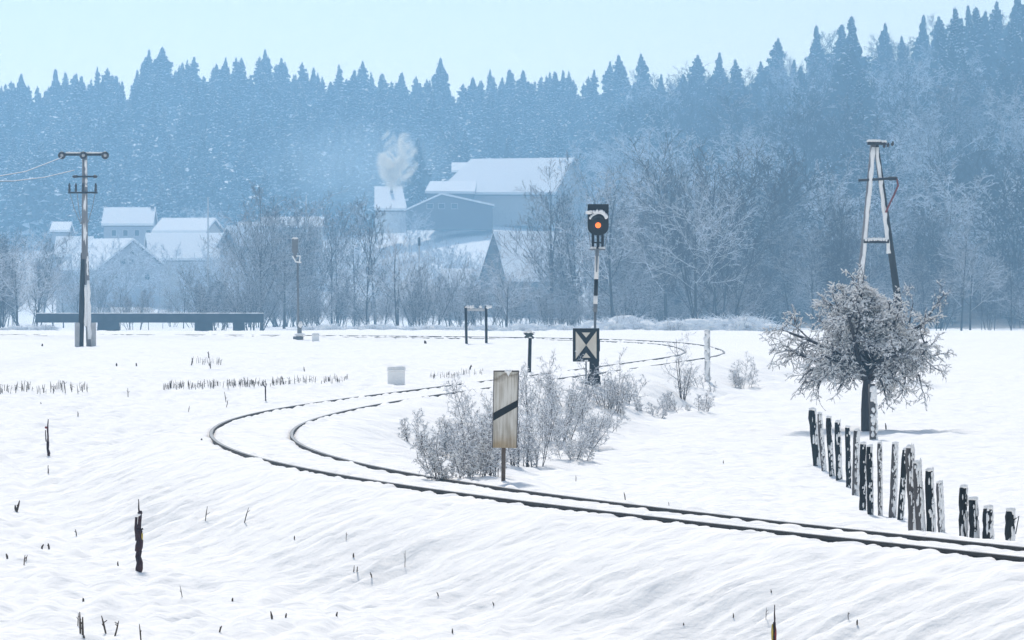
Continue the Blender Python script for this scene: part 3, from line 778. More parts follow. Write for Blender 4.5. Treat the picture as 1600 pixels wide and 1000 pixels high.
front_gable('house', (206, 376), (148, 422), (254, 414), 860, 14, 'house turning its pale grey gable end to the field', M['bluewall'], -70, windows=((192, 410, 1.2, 1.5), (206, 410, 1.2, 1.5), (220, 410, 1.2, 1.5), (206, 394, 1.0, 1.2), (180, 432, 1.2, 1.5), (230, 432, 1.2, 1.5)), wallh=5)
gable_house('house', (228, 369), (352, 366), 407, 905, 11, 'house with a wide snow covered roof behind the bare bushes', M['plaster'], 430, tilt=0.12)
front_gable('house', (357, 356), (341, 386), (374, 384), 880, 10, 'house with a small dark pointed gable and a snow roof running right', M['timber'], 60, wallh=4)
gable_house('house', (372, 351), (416, 350), 382, 892, 7, 'house with a frosty roof and a shaded right end behind tall bare trees', M['plaster'], 410)
gable_house('barn', (408, 341), (506, 343), 356, 985, 8, 'long low barn with a pale snow roof behind the far signal', M['plaster'], 372, cat='barn')
gable_house('house', (82, 350), (112, 350), 363, 940, 7, 'small house with a hipped looking snow roof left of the tall pole', M['bluewall'], 390, cat='house')
gable_house('house', (88, 373), (146, 373), 402, 880, 7, 'house with a white patch of roof behind bare trees at the left', M['plaster'], 425, cat='house')

# smoke above the chimney of the square white roof
def build_smoke():
    d = far(1015); c = at(621, 250, d)
    b = MB(); b.blob((c.x, c.y, c.z), (5.6, 4.6, 8.6), 1.3, 20, 14, 0.12)
    m = bpy.data.materials.new('chimney_smoke'); m.use_nodes = True; nt = m.node_tree; nt.nodes.clear()
    out = nt.nodes.new('ShaderNodeOutputMaterial'); pv = nt.nodes.new('ShaderNodeVolumePrincipled')
    pv.inputs['Color'].default_value = (1.0, 0.95, 0.84, 1); pv.inputs['Anisotropy'].default_value = 0.0
    tc = nt.nodes.new('ShaderNodeTexCoord'); nz = nt.nodes.new('ShaderNodeTexNoise'); nz.inputs['Scale'].default_value = 0.22; nz.inputs['Detail'].default_value = 4; nz.inputs['Distortion'].default_value = 0.6
    mp = nt.nodes.new('ShaderNodeMapping'); mp.inputs['Scale'].default_value = (1 / 5.4, 1 / 4.5, 1 / 8.3)
    ln = nt.nodes.new('ShaderNodeVectorMath'); ln.operation = 'LENGTH'
    r1 = nt.nodes.new('ShaderNodeMapRange'); r1.inputs['From Min'].default_value = 1.0; r1.inputs['From Max'].default_value = 0.25
    r2 = nt.nodes.new('ShaderNodeMapRange'); r2.inputs['From Min'].default_value = 0.5; r2.inputs['From Max'].default_value = 0.72; r2.inputs['To Max'].default_value = 5.0
    mu = nt.nodes.new('ShaderNodeMath'); mu.operation = 'MULTIPLY'
    L = nt.links.new
    L(tc.outputs['Object'], nz.inputs[0]); L(tc.outputs['Object'], mp.inputs[0]); L(mp.outputs[0], ln.inputs[0]); L(ln.outputs['Value'], r1.inputs[0])
    L(nz.outputs[0], r2.inputs[0]); L(r1.outputs[0], mu.inputs[0]); L(r2.outputs[0], mu.inputs[1]); L(mu.outputs[0], pv.inputs['Density']); L(pv.outputs[0], out.inputs['Volume'])
    o = b.build('smoke', m, None, c)
    tag(o, 'cream puff of chimney smoke drifting above the square white roof', 'smoke', kind='stuff')
build_smoke()
def build_mist():
    d = far(1085); c = at(560, 262, d); R = (34.0, 60.0, 17.0)
    b = MB(); b.blob((c.x, c.y, c.z), R, 2, 24, 16, 0.0)
    m = bpy.data.materials.new('village_mist'); m.use_nodes = True; nt = m.node_tree; nt.nodes.clear()
    out = nt.nodes.new('ShaderNodeOutputMaterial'); pv = nt.nodes.new('ShaderNodeVolumePrincipled'); pv.inputs['Color'].default_value = (.72, .9, 1.0, 1)
    tc = nt.nodes.new('ShaderNodeTexCoord'); mp = nt.nodes.new('ShaderNodeMapping'); mp.inputs['Scale'].default_value = (1 / R[0], 1 / R[1], 1 / R[2])
    ln = nt.nodes.new('ShaderNodeVectorMath'); ln.operation = 'LENGTH'
    r1 = nt.nodes.new('ShaderNodeMapRange'); r1.interpolation_type = 'SMOOTHSTEP'; r1.inputs['From Min'].default_value = 0.98; r1.inputs['From Max'].default_value = 0.1; r1.inputs['To Max'].default_value = 0.0075
    L = nt.links.new
    L(tc.outputs['Object'], mp.inputs[0]); L(mp.outputs[0], ln.inputs[0]); L(ln.outputs['Value'], r1.inputs[0]); L(r1.outputs[0], pv.inputs['Density']); L(pv.outputs[0], out.inputs['Volume'])
    o = b.build('mist', m, None, c); tag(o, 'thin pale mist of chimney smoke hanging above the village', 'mist', kind='stuff')
build_mist()

# ------------------------------------------------------------------ bridge
def build_bridge():
    d = far(500); a = at(57, 490, d); b_ = at(412, 490, d)
    base = ground_at(235, d)
    root = thing('bridge', (base.x, d, base.z), 'low dark girder bridge with snow along its top across the field', 'bridge')
    zt = a.z; zb = at(0, 504, d).z; L = b_.x - a.x; cx = (a.x + b_.x) / 2
    b = MB(); b.box((cx, d, (zt + zb) / 2), (L, 1.6, zt - zb)); b.box((cx, d - 0.85, zb + 0.05), (L, 0.12, 0.09)); b.box((cx, d - 0.85, zt - 0.06), (L, 0.12, 0.1))
    for k in range(15): b.box((a.x + L * (k + 0.5) / 15, d - 0.83, (zt + zb) / 2), (0.05, 0.06, zt - zb - 0.22))
    de = b.build('deck', M['bridge'], root)
    b = MB()
    n = 40
    for k in range(n):
        b.box((a.x + L * (k + 0.5) / n, d, zt + 0.04), (L / n * 1.0 - 0.002, 1.75, 0.07 + 0.03 * math.sin(k * 1.7)))
    b.build('snow', M['snowlump'], de)
    for px0, px1 in ((153, 186), (305, 332), (365, 382)):
        p, q = at(px0, 504, d), at(px1, 504, d); b = MB()
        zlo = base.z - 1.0
        vs = [(p.x - .12, d - .7, zlo), (q.x + .12, d - .7, zlo), (q.x + .12, d + .7, zlo), (p.x - .12, d + .7, zlo), (p.x, d - .6, zb - .004), (q.x, d - .6, zb - .004), (q.x, d + .6, zb - .004), (p.x, d + .6, zb - .004)]
        b.add(vs, [(3, 2, 1, 0), (4, 5, 6, 7), (0, 1, 5, 4), (1, 2, 6, 5), (2, 3, 7, 6), (3, 0, 4, 7)])
        b.build('pier', M['bridge'], root)
build_bridge()
# ------------------------------------------------------------------ helpers for things measured in photo pixels at one distance
class At:
    def __init__(s, d): s.d = d; s.s = F / d
    def p(s, px, py, dy=0.0): v = at(px, py, s.d); return V((v.x, v.y + dy, v.z))
    def m(s, px): return px / s.s

# ------------------------------------------------------------------ tall power pole on the left
def build_left_pole():
    g = on_ground(132, 541); a = At(g.y); d = g.y
    root = thing('power_pole', g, 'tall wooden power pole with a T-shaped cross-arm standing left in the snowfield', 'power pole')
    b = MB(); b.tube([a.p(132.5, 405, -.05), a.p(132.5, 320, -.05), a.p(132.5, 241, -.05)], [a.m(5), a.m(4.6), a.m(4)], 8); pole = b.build('pole', M['polewood'], root, smooth=True)
    for x0, x1, mt in ((126, 130, 'poledark'), (139.5, 134.5, 'polewood')):
        b = MB(); b.tube([a.p(x0, 545), a.p((x0 + x1) / 2 , 470), a.p(x1, 395)], [a.m(4.6), a.m(4.2), a.m(3.6)], 8); b.build('leg', M[mt], root, smooth=True)
    for x in (121, 146):
        b = MB(); b.bevbox(tuple(a.p(x, 524)), (a.m(8), 0.25, a.m(40)), 0.03); b.build('footing', M['concrete'], root)
    b = MB(); b.bevbox(tuple(a.p(132.5, 241.5, -0.18)), (a.m(66), 0.12, a.m(4)), 0.01); arm = b.build('cross_arm', M['poledark'], root)
    b = MB(); b.bevbox(tuple(a.p(134, 238.6, -0.18)), (a.m(62), 0.13, a.m(2.2)), 0.01); b.build('snow', M['snowlump'], arm)
    for x in (97.5, 131, 165):
        b = MB(); c = a.p(x, 243, -0.34); R = a.m(4.2); r = a.m(2.0); n = 18; vs = []; fs = []
        for i in range(n):
            an = 6.2832 * i / n
            for j in range(8):
                bn = 6.2832 * j / 8; rr = R + r * math.cos(bn)
                vs.append((c.x + rr * math.cos(an), c.y + r * math.sin(bn), c.z + rr * math.sin(an)))
        for i in range(n):
            for j in range(8): fs.append((i * 8 + j, i * 8 + (j + 1) % 8, ((i + 1) % n) * 8 + (j + 1) % 8, ((i + 1) % n) * 8 + j))
        b.add(vs, fs); b.tube([c + V((0, -.05, 0)), c + V((0, .14, 0))], a.m(2.6), 10, mi=1)
        b.build('insulator', [M['porcelain'], M['concrete']], arm, smooth=True)
    b = MB(); b.bevbox(tuple(a.p(133, 276, -0.2)), (a.m(34), 0.1, a.m(2.6)), 0.008); br = b.build('bracket', M['poledark'], root)
    for x in (118, 149):
        b = MB(); b.blob(a.p(x, 276, -0.2), (a.m(4.2), a.m(3), a.m(2.6)), x, 10, 6, 0.15); b.build('insulator', M['porcelain'], br)
    b = MB(); b.bevbox(tuple(a.p(130, 301, -0.2)), (a.m(46), 0.1, a.m(2.8)), 0.008); ar2 = b.build('cross_arm', M['poledark'], root)
    for x in (109, 119, 130, 150):
        b = MB(); b.tube([a.p(x, 301, -.2), a.p(x, 297, -.2), a.p(x, 294, -.2), a.p(x, 290, -.2), a.p(x, 286, -.2)], [a.m(1.2), a.m(2.3), a.m(1.5), a.m(2.0), a.m(0.5)], 8); b.build('insulator', M['porcelain'], ar2, smooth=True)
    for x, xe in ((110, 127), (121, 128), (149, 137)):
        b = MB(); p0, p1 = a.p(x, 302, -.2), a.p(xe, 350, -.2); pm = a.p(x + (xe - x) * 0.38, 326, -.2)
        b.tube([p0, pm, p1], a.m(0.55), 4); b.build('wire', M['polewood'], root)
    # wind-driven snow sticking to the shafts
    for x0, y0, x1, y1, w in ((133.2, 290, 133, 385, 5.6), (135, 445, 134, 510, 5.0), (140.2, 530, 138, 438, 5.6), (134, 250, 134, 292, 5), (137.5, 430, 136.2, 400, 3)):
        b = MB(); n = 9; pts = [a.p(x0 + (x1 - x0) * i / n + random.uniform(-.5, .5), y0 + (y1 - y0) * i / n, -a.m(4.2) * 0.9) for i in range(n + 1)]
        b.tube(pts, [a.m(w * random.uniform(0.35, 0.6)) for _ in pts], 6, jit=0.2); b.build('snow', M['snowlump'], pole, smooth=True)
    # a snowy wire runs from it out of the picture to the left
    for (q0, q1, q2, q3) in (((116, 266), (70, 277), (20, 283), (-60, 283)), ((97, 246), (40, 268), (0, 275), (-70, 279))):
        b = MB(); ds = (d, d - 25, d - 50, d - 85)
        b.tube([at(q[0], q[1], dd) for q, dd in zip((q0, q1, q2, q3), ds)], 0.02, 5)
        o = b.build('power_line', M['wire'], None, at(q0[0], q0[1], d)); 
        tag(o, 'snow coated wire leaving the lower bracket of the left pole' if q0[0] == 116 else 'snow coated wire leaving the top cross-arm of the left pole', 'wire')
build_left_pole()

# ------------------------------------------------------------------ A-frame pole on the right
def build_aframe():
    d = 222; a = At(d)
    g = ground_at(1374, d)
    root = thing('power_pole', g, 'A-shaped power pole of two leaning posts rising behind the snowy fruit tree', 'power pole')
    zb = g.z - 0.3
    def leg(x0, y0, x1, y1, r0, r1, name, mt, par, dy=0.0):
        b = MB(); n = 6
        b.tube([a.p(x0 + (x1 - x0) * i / n, y0 + (y1 - y0) * i / n, dy) for i in range(n + 1)], [a.m(r0 + (r1 - r0) * i / n) for i in range(n + 1)], 8)
        return b.build(name, M[mt], par, smooth=True)
    l1 = leg(1333, 565, 1364.5, 222, 5.6, 4.2, 'post', 'polewood', root)
    l2 = leg(1417, 565, 1369, 226, 6.2, 4.2, 'post', 'poledark', root, 0.12)
    # rime driven onto the shafts
    for par, x0, y0, x1, y1, w, dy in ((l1, 1344.6, 450, 1364.8, 230, 3.3, 0), (l1, 1338, 520, 1344.6, 450, 3.3, 0), (l2, 1389.5, 396, 1369.5, 230, 3.3, .12)):
        b = MB(); n = 22; pts = [a.p(x0 + (x1 - x0) * i / n + random.uniform(-.5, .5), y0 + (y1 - y0) * i / n, dy - a.m(4.2)) for i in range(n + 1)]
        b.tube(pts, [a.m(w * random.uniform(0.75, 1.15)) for _ in pts], 6, jit=0.15); b.build('snow', M['snowlump'], par, smooth=True)
    b = MB(); b.bevbox(tuple(a.p(1369, 377, -.1)), (a.m(40), 0.12, a.m(6)), 0.01); cb = b.build('brace', M['poledark'], root)
    b = MB()
    for k in range(9): b.blob(a.p(1353 + 4 * k, 374.5, -.1), (a.m(3), 0.09, a.m(3.2)), k, 8, 5, .2)
    b.build('snow', M['snowlump'], cb, smooth=True)
    b = MB(); b.tube([a.p(1341, 282, -.1), a.p(1375, 280, -.1), a.p(1402, 278, -.1)], a.m(2.0), 6); b.tube([a.p(1388, 279, -.1), a.p(1400, 279, -.1)], a.m(3), 6); ar = b.build('cross_arm', M['poledark'], root)
    b = MB(); b.tube([a.p(1401, 279, -.1), a.p(1403, 290, -.1), a.p(1396, 306, -.1), a.p(1390, 318, -.1), a.p(1384, 332, -.05)], a.m(1.5), 6); b.build('cable', M['redcable'], root)
    b = MB(); b.bevbox(tuple(a.p(1370, 224, -.12)), (a.m(30), 0.16, a.m(5)), 0.01); tp = b.build('cross_arm', M['poledark'], root)
    b = MB()
    for k in range(7): b.blob(a.p(1357 + 4.2 * k, 220.5 + (1.2 if k > 4 else 0), -.12), (a.m(3.6), 0.1, a.m(2.6)), k * 2, 8, 5, .2)
    b.build('snow', M['snowlump'], tp, smooth=True)
    for x, y in ((1380, 228), (1386, 227), (1393, 225)):
        b = MB(); b.tube([a.p(x, y + 3, -.2), a.p(x + 1, y, -.2), a.p(x + 2, y - 4, -.2)], [a.m(1.6), a.m(2.6), a.m(1)], 7); b.build('insulator', M['porcelain'], tp)
build_aframe()

# ------------------------------------------------------------------ lit railway signal
def build_signal():
    g = on_ground(930, 604); a = At(g.y)
    root = thing('railway_signal', g, 'railway light signal on a black and white mast with one lit orange lamp', 'signal')
    def tube(name, mt, pts, r, n=10, par=root, smooth=True):
        b = MB(); b.tube(pts, r, n); return b.build(name, M[mt], par, smooth=smooth)
    # cabinet at the foot, slender lower mast, then the banded tube
    b = MB(); b.bevbox(tuple(a.p(928.5, 563, .1)), (a.m(15), 0.24, a.m(52)), 0.02); b.bevbox(tuple(a.p(928, 594, .1)), (a.m(20), 0.3, a.m(14)), 0.02); b.bevbox(tuple(a.p(922, 600, .08)), (a.m(34), 0.3, a.m(6)), 0.01); cab = b.build('cabinet', M['black'], root)
    tube('mast', 'greymast', [a.p(929, 604, .1), a.p(930, 488, .1)], a.m(2.0))
    for y0, y1, mt, w in ((488, 475.1, 'greymast', 3.2), (475, 462.1, 'white', 3.3), (462, 436.1, 'black', 3.1), (436, 400, 'white', 3.3), (399.9, 386, 'greymast', 3.0)):
        x = lambda y: 930 + (488 - y) * 0.033
        tube('mast_band', mt, [a.p(x(y0), y0, .1), a.p(x(y1), y1, .1)], a.m(w))
    b = MB(); b.tube([a.p(932.2, 425, -.0), a.p(932.3, 405, -.0), a.p(933, 388, -.0)], [a.m(1.0), a.m(1.9), a.m(2.4)], 7); b.build('cable', M['greymast'], root, smooth=True)
    # target plate with rounded lower edge
    def plate(x0, x1, y0, y1, cut):
        xm = (x0 + x1) / 2; pts = [(x0, y0), (x0, y1 - cut)]
        for k in range(1, 12):
            t = math.pi * k / 12; pts.append((xm - (x1 - x0) / 2 * math.cos(t) ** 1 if True else 0, y1 - cut + cut * math.sin(t) ** 0.9))
        pts += [(x1, y1 - cut), (x1, y0)]
        return [(a.p(px, py).x, a.p(px, py).z) for px, py in pts]
    b = MB(); b.prism(plate(918, 951, 319, 368, 14), g.y - .04, g.y + .02); pl = b.build('target_plate', M['black'], root)
    b = MB(); b.bevbox(tuple(a.p(934.5, 346, .16)), (a.m(20), 0.3, a.m(34)), 0.03); b.build('housing', M['black'], root)
    # hood: half tube leaning out over the lamp
    def hood(mb, R0, R1, y_from, y_to, cx, cy, a0, a1, n=12, mi=0, noise_=0):
        vs = []; fs = []
        for i in range(n + 1):
            an = math.radians(a0 + (a1 - a0) * i / n); k = 1 + random.uniform(-noise_, noise_)
            for (yy, dz, r) in ((y_from, 0, R0), (y_to, -a.m(2.5), R0), (y_to, -a.m(2.5), R1 * k), (y_from, 0, R1 * k)):
                p = a.p(cx, cy); vs.append((p.x + math.cos(an) * r, g.y + yy, p.z + math.sin(an) * r + dz))
        for i in range(n):
            for j in range(4): fs.append((i * 4 + j, i * 4 + (j + 1) % 4, i * 4 + 4 + (j + 1) % 4, i * 4 + 4 + j))
        fs += [(0, 1, 2, 3), (n * 4 + 3, n * 4 + 2, n * 4 + 1, n * 4)]
        mb.add(vs, fs, mi)
    b = MB(); hood(b, a.m(7.2), a.m(9.4), -.04, -.34, 934, 344, 15, 165); hd = b.build('lamp_hood', M['hood'], pl)
    b = MB(); hood(b, a.m(9.6), a.m(14.5), -.05, -.3, 935.5, 341.5, 8, 128, 16, 0, .16); hood(b, a.m(9.6), a.m(12.5), -.05, -.3, 932.5, 343, 110, 166, 8, 0, .18)
    b.blob(a.p(920.5, 332, -.2), (a.m(5), .1, a.m(3.2)), 2, 10, 6, .2)
    b.build('snow', M['snowlump'], hd)
    tube('lamp_lens', 'lamp', [a.p(934.5, 352, -.041), a.p(934.5, 352, -.085)], a.m(4.4), 20, pl, False)
    b = MB(); b.tube([a.p(934.5, 352, -.041), a.p(934.5, 352, -.06)], a.m(7.5), 20); b.build('lamp_rim', M['hood'], pl)
    # bracket below the plate
    for x in (926.5, 934.5, 941.5):
        b = MB(); b.bevbox(tuple(a.p(x, 376.5, .05)), (a.m(4.2), 0.08, a.m(26)), 0.006); b.build('bracket', M['black'], root)
    b = MB(); b.bevbox(tuple(a.p(934, 379, .05)), (a.m(17), 0.07, a.m(2.4)), 0.005); b.build('bracket', M['black'], root)
    for x0, x1 in ((920, 923), (949, 945)):
        b = MB(); b.tube([a.p(x0, 362, 0), a.p(x1, 389, 0)], a.m(0.55), 5); b.build('stay', M['greymast'], root)
    b = MB(); b.bevbox(tuple(a.p(933.5, 390, 0)), (a.m(24), 0.3, a.m(2.2)), 0.008); pf = b.build('platform', M['greymast'], root)
    b = MB()
    for x in (925, 929, 938, 942.5): b.blob(a.p(x, 387.4, -.05), (a.m(3.2), .12, a.m(2.2)), x, 8, 5, .2)
    b.build('snow', M['snowlump'], pf, smooth=True)
    # junction box in front of the foot with its shrub of cables
    b = MB(); b.bevbox(tuple(a.p(935, 540, .08)), (a.m(5), .2, a.m(18)), .01); b.build('junction_box', M['black'], cab)
    return g
SIG = build_signal()

# ------------------------------------------------------------------ distant signal board: white with two black triangles tip to tip
def build_cross_board():
    d = SIG.y - 1.6; a = At(d); g = ground_at(916, d)
    root = thing('signal_board', g, 'black framed white board with two black triangles meeting tip to tip beside the lit signal', 'sign')
    y = d
    def poly(pts): return [(a.p(px, py).x, a.p(px, py).z) for px, py in pts]
    b = MB(); b.prism(poly([(895, 513), (895, 565), (936.5, 565), (936.5, 513)]), y - .02, y + .02); bd = b.build('frame', M['black'], root)
    b = MB(); b.prism(poly([(899.5, 517.5), (899.5, 561), (932, 561), (932, 517.5)]), y - .026, y - .0205); fc = b.build('face', M['cream'], bd)
    b = MB()
    b.prism(poly([(899.5, 517.5), (915.8, 539.2), (932, 517.5)]), y - .031, y - .0265)
    b.prism(poly([(899.5, 561), (932, 561), (915.8, 539.2)]), y - .031, y - .0265)
    b.build('triangle', M['black'], fc)
    b = MB()
    b.prism(poly([(909, 519.5), (915.8, 527.5), (922.5, 519.5)]), y - .036, y - .0315)
    b.prism(poly([(909.5, 559), (922.5, 559), (915.8, 551)]), y - .036, y - .0315)
    b.build('triangle', M['cream'], fc)
    b = MB(); b.blob(a.p(916, 563.5, -.04), (a.m(2.5), .03, a.m(1.4)), 2, 8, 5); b.build('snow', M['snowlump'], bd)
    b = MB(); b.tube([a.p(915.7, 615, .035), a.p(915.7, 520, .035)], a.m(1.3), 7); b.build('post', M['greymast'], root)
build_cross_board()

# ------------------------------------------------------------------ tall board with one slanting stripe
def build_bake():
    g = on_ground(786, 752); d = g.y; a = At(d)
    root = thing('marker_board', g, 'tall weathered cream board with one slanting black stripe on a brown post', 'sign')
    def poly(pts): return [(a.p(px, py).x, a.p(px, py).z) for px, py in pts]
    m, nt, bs = new_mat('aged_board')
    bs.inputs['Roughness'].default_value = 0.65
    L = nt.links.new
    tc = nt.nodes.new('ShaderNodeTexCoord'); mp = nt.nodes.new('ShaderNodeMapping'); mp.inputs['Scale'].default_value = (16, 1, 1.3)
    n1 = nt.nodes.new('ShaderNodeTexNoise'); n1.inputs['Scale'].default_value = 1.6; n1.inputs['Detail'].default_value = 7
    n2 = nt.nodes.new('ShaderNodeTexNoise'); n2.inputs['Scale'].default_value = 5.0; n2.inputs['Detail'].default_value = 8
    sx = nt.nodes.new('ShaderNodeSeparateXYZ')
    r1 = nt.nodes.new('ShaderNodeValToRGB'); e = r1.color_ramp.elements
    e[0].position = 0.3; e[0].color = (0.34, 0.29, 0.22, 1); e[1].position = 0.62; e[1].color = (0.68, 0.65, 0.59, 1)
    # rust creeping up from the lower edge, grime band under the upper rim
    r2 = nt.nodes.new('ShaderNodeValToRGB'); r2.color_ramp.interpolation = 'EASE'; e = r2.color_ramp.elements
    e[0].position = 0.0; e[0].color = (0.62, 0.48, 0.3, 1); e[1].position = 0.28; e[1].color = (1, 1, 1, 1)
    mr = nt.nodes.new('ShaderNodeMapRange'); mr.inputs['From Min'].default_value = 0.45; mr.inputs['From Max'].default_value = 1.65
    ad = nt.nodes.new('ShaderNodeMath'); ad.operation = 'MULTIPLY_ADD'; ad.inputs[1].default_value = 0.35
    sb = nt.nodes.new('ShaderNodeMath'); sb.operation = 'SUBTRACT'; sb.inputs[1].default_value = 0.18
    r3 = nt.nodes.new('ShaderNodeValToRGB'); e = r3.color_ramp.elements
    e[0].position = 0.80; e[0].color = (1, 1, 1, 1); e[1].position = 0.885; e[1].color = (0.42, 0.38, 0.33, 1)
    x_ = r3.color_ramp.elements.new(0.92); x_.color = (0.92, 0.95, 0.95, 1)
    m1 = nt.nodes.new('ShaderNodeMix'); m1.data_type = 'RGBA'; m1.blend_type = 'MULTIPLY'; m1.inputs[0].default_value = 1
    m2 = nt.nodes.new('ShaderNodeMix'); m2.data_type = 'RGBA'; m2.blend_type = 'MULTIPLY'
    L(tc.outputs['Object'], mp.inputs[0]); L(mp.outputs[0], n1.inputs[0]); L(tc.outputs['Object'], n2.inputs[0]); L(tc.outputs['Object'], sx.inputs[0])
    L(n1.outputs[0], r1.inputs[0]); L(sx.outputs[2], mr.inputs[0]); L(n2.outputs[0], ad.inputs[0]); L(mr.outputs[0], ad.inputs[2]); L(ad.outputs[0], sb.inputs[0])
    L(sb.outputs[0], r2.inputs[0]); L(r1.outputs[0], m1.inputs[6]); L(r2.outputs[0], m1.inputs[7]); L(m1.outputs[2], m2.inputs[6]); L(sb.outputs[0], r3.inputs[0]); L(r3.outputs[0], m2.inputs[7])
    m2.inputs[0].default_value = 0.9
    L(m2.outputs[2], bs.inputs['Base Color'])
    b = MB(); b.prism(poly([(772, 579.5), (769.5, 699.5), (807.5, 700), (810.5, 579.5)]), d - .03, d); bd = b.build('board', m, root)
    b = MB(); b.prism(poly([(771.1, 645), (770.9, 657.5), (808.8, 635.5), (809.2, 624.5)]), d - .034, d - .0305); b.build('stripe', M['black'], bd)
    b = MB(); b.prism(poly([(771, 578.8), (771, 581), (811.2, 581), (811.2, 578.8)]), d - .045, d + .012)
    b.prism(poly([(771, 581), (768.6, 700), (770, 700), (772.4, 581)]), d - .04, d + .008); b.prism(poly([(809.6, 581), (806.8, 700), (808.2, 700), (811, 581)]), d - .04, d + .008); b.build('rim', M['woodgrey'], bd)
    b = MB(); b.prism(poly([(789, 577.5), (794.5, 588.5), (799, 577.5)]), d - .07, d + .02); b.blob(a.p(792, 580, -.04), (a.m(4), .04, a.m(2.4)), 1, 10, 6, .2); b.blob(a.p(797, 580, -.04), (a.m(2.5), .04, a.m(2.8)), 4, 10, 6, .2); b.build('snow', M['snowlump'], bd, smooth=False)
    b = MB(); b.tube([a.p(786.5, 760, .06), a.p(787, 690, .05), a.p(789, 590, .04)], a.m(3.3), 8, jit=.05); b.build('post', mat('brown_post', (0.075, 0.055, 0.042), (0.13, 0.10, 0.08), .8, 10, 0, (1, 1, .2)), root, smooth=True)
build_bake()

# ------------------------------------------------------------------ smaller line-side things
def build_small():
    # post with four-armed head
    g = on_ground(827, 581); a = At(g.y)
    root = thing('signal_post', g, 'short dark post with a snowy four-armed bracket on top', 'post')
    b = MB(); b.tube([a.p(827, 583), a.p(828.3, 528)], [a.m(2.9), a.m(2.7)], 8); b.build('post', M['black'], root, smooth=True)
    b = MB()
    for dx, dz in ((-8, -3), (8, -2.5), (-6.5, 4), (7.5, 5)): b.tube([a.p(826.5, 523.5), a.p(826.5 + dx, 523.5 + dz)], [a.m(3), a.m(1.6)], 7)
    b.tube([a.p(826.5, 523.5, -.12), a.p(826.5, 523.5, .1)], a.m(5.2), 12); hd = b.build('bracket', mat('bracket_green', (.03, .045, .045), (.06, .075, .07), .6, 9), root)
    b = MB()
    for x, y, r in ((826, 518, 5), (820, 519, 2.8), (834, 520, 2.8), (828, 527, 2.6)): b.blob(a.p(x, y, -.08), (a.m(r), .08, a.m(r * .55)), x, 8, 5, .25)
    b.build('snow', M['snowlump'], hd, smooth=True)
    # two-legged board
    g = on_ground(744, 537); a = At(g.y)
    root = thing('notice_board', g, 'low snow topped board on two thin dark legs at the far side of the track', 'notice board')
    for x, x2, yb in ((729, 727.5, 536), (760, 759.5, 539)):
        b = MB(); b.tube([a.p(x, yb + 3), a.p(x2, 478)], a.m(2.1), 8); b.build('leg', M['black'], root, smooth=True)
    b = MB(); b.bevbox(tuple(a.p(744, 484, .04)), (a.m(29), .05, a.m(4)), .006); bd = b.build('board', M['concrete'], root)
    b = MB()
    for x, r in ((731, 3), (737, 3.4), (751, 2.5), (762, 4), (765, 3), (728, 2)): b.blob(a.p(x, 479.5, 0), (a.m(r), .1, a.m(r * .75)), x, 8, 5, .3)
    b.build('snow', M['snowlump'], bd, smooth=True)
    # rimed concrete marker post
    g = on_ground(1105, 595); a = At(g.y)
    root = thing('marker_post', g, 'snow plastered concrete marker post standing right of the lit signal', 'post')
    b = MB(); c = a.p(1105.3, 556); b.bevbox((c.x, g.y, c.z), (a.m(8.6), .16, a.m(80)), .015); po = b.build('post', M['concrete'], root)
    b = MB()
    for k in range(16): b.blob(a.p(1104 + random.uniform(-2, 3), 519 + 4.8 * k, -.08), (a.m(random.uniform(2.5, 4)), .03, a.m(random.uniform(2.5, 5))), k, 8, 5, .25)
    b.blob(a.p(1105, 516.5), (a.m(4.4), .1, a.m(2)), 1, 8, 5, .2); b.build('snow', M['snowlump'], po, smooth=True)
    # white cable cabinets
    for px, py, w, h, lb in ((619, 601, 27, 25, 'squat white cable cabinet with a snow cap left of the striped board'), (493, 533, 11, 11, 'tiny white cabinet right of the far signal mast')):
        g = on_ground(px, py); a = At(g.y); root = thing('cable_cabinet', g, lb, 'cabinet')
        b = MB(); c = a.p(px, py - h * .42); b.bevbox((c.x, g.y + .2, c.z), (a.m(w), .4, a.m(h * .9)), .02); bo = b.build('body', M['snowlump'], root)
        b = MB(); c = a.p(px, py - h * .9); b.bevbox((c.x, g.y + .2, c.z), (a.m(w * 1.08), .46, a.m(h * .1)), .01); b.build('lid', M['snowlump'], bo)
        b = MB(); b.blob((c.x, g.y + .2, c.z + a.m(h * .12)), (a.m(w * .52), .22, a.m(h * .16)), 2, 14, 6, .1); b.build('snow', M['snowlump'], bo, smooth=True)
    # far signal
    g = on_ground(467, 531); a = At(g.y)
    root = thing('railway_signal', g, 'far unlit signal seen from behind on a thin mast with rime on its bracket', 'signal')
    b = MB(); b.tube([a.p(466.5, 534), a.p(465, 405)], [a.m(1.9), a.m(1.6)], 8); b.build('mast', M['greymast'], root, smooth=True)
    b = MB(); b.bevbox(tuple(a.p(461, 384, -.05)), (a.m(10), .2, a.m(22)), .03); b.bevbox(tuple(a.p(461, 399, -.02)), (a.m(6), .14, a.m(10)), .02); hd = b.build('lamp_head', M['greymast'], root)
    b = MB(); b.blob(a.p(461, 372.5, -.05), (a.m(5), .12, a.m(2)), 1, 8, 5); b.build('snow', M['snowlump'], hd, smooth=True)
    b = MB(); b.tube([a.p(457, 400, -.1), a.p(462, 409, -.1), a.p(471, 410, -.1)], a.m(1.3), 5); b.tube([a.p(463, 400, -.1), a.p(469, 400, -.1), a.p(468, 410, -.1)], a.m(1.1), 5); br = b.build('bracket', M['snowlump'], root)
    b = MB(); b.bevbox(tuple(a.p(468.5, 519)), (a.m(6), .15, a.m(22)), .02); b.bevbox(tuple(a.p(466, 529)), (a.m(16), .3, a.m(7)), .02); b.build('foot', M['greymast'], root)
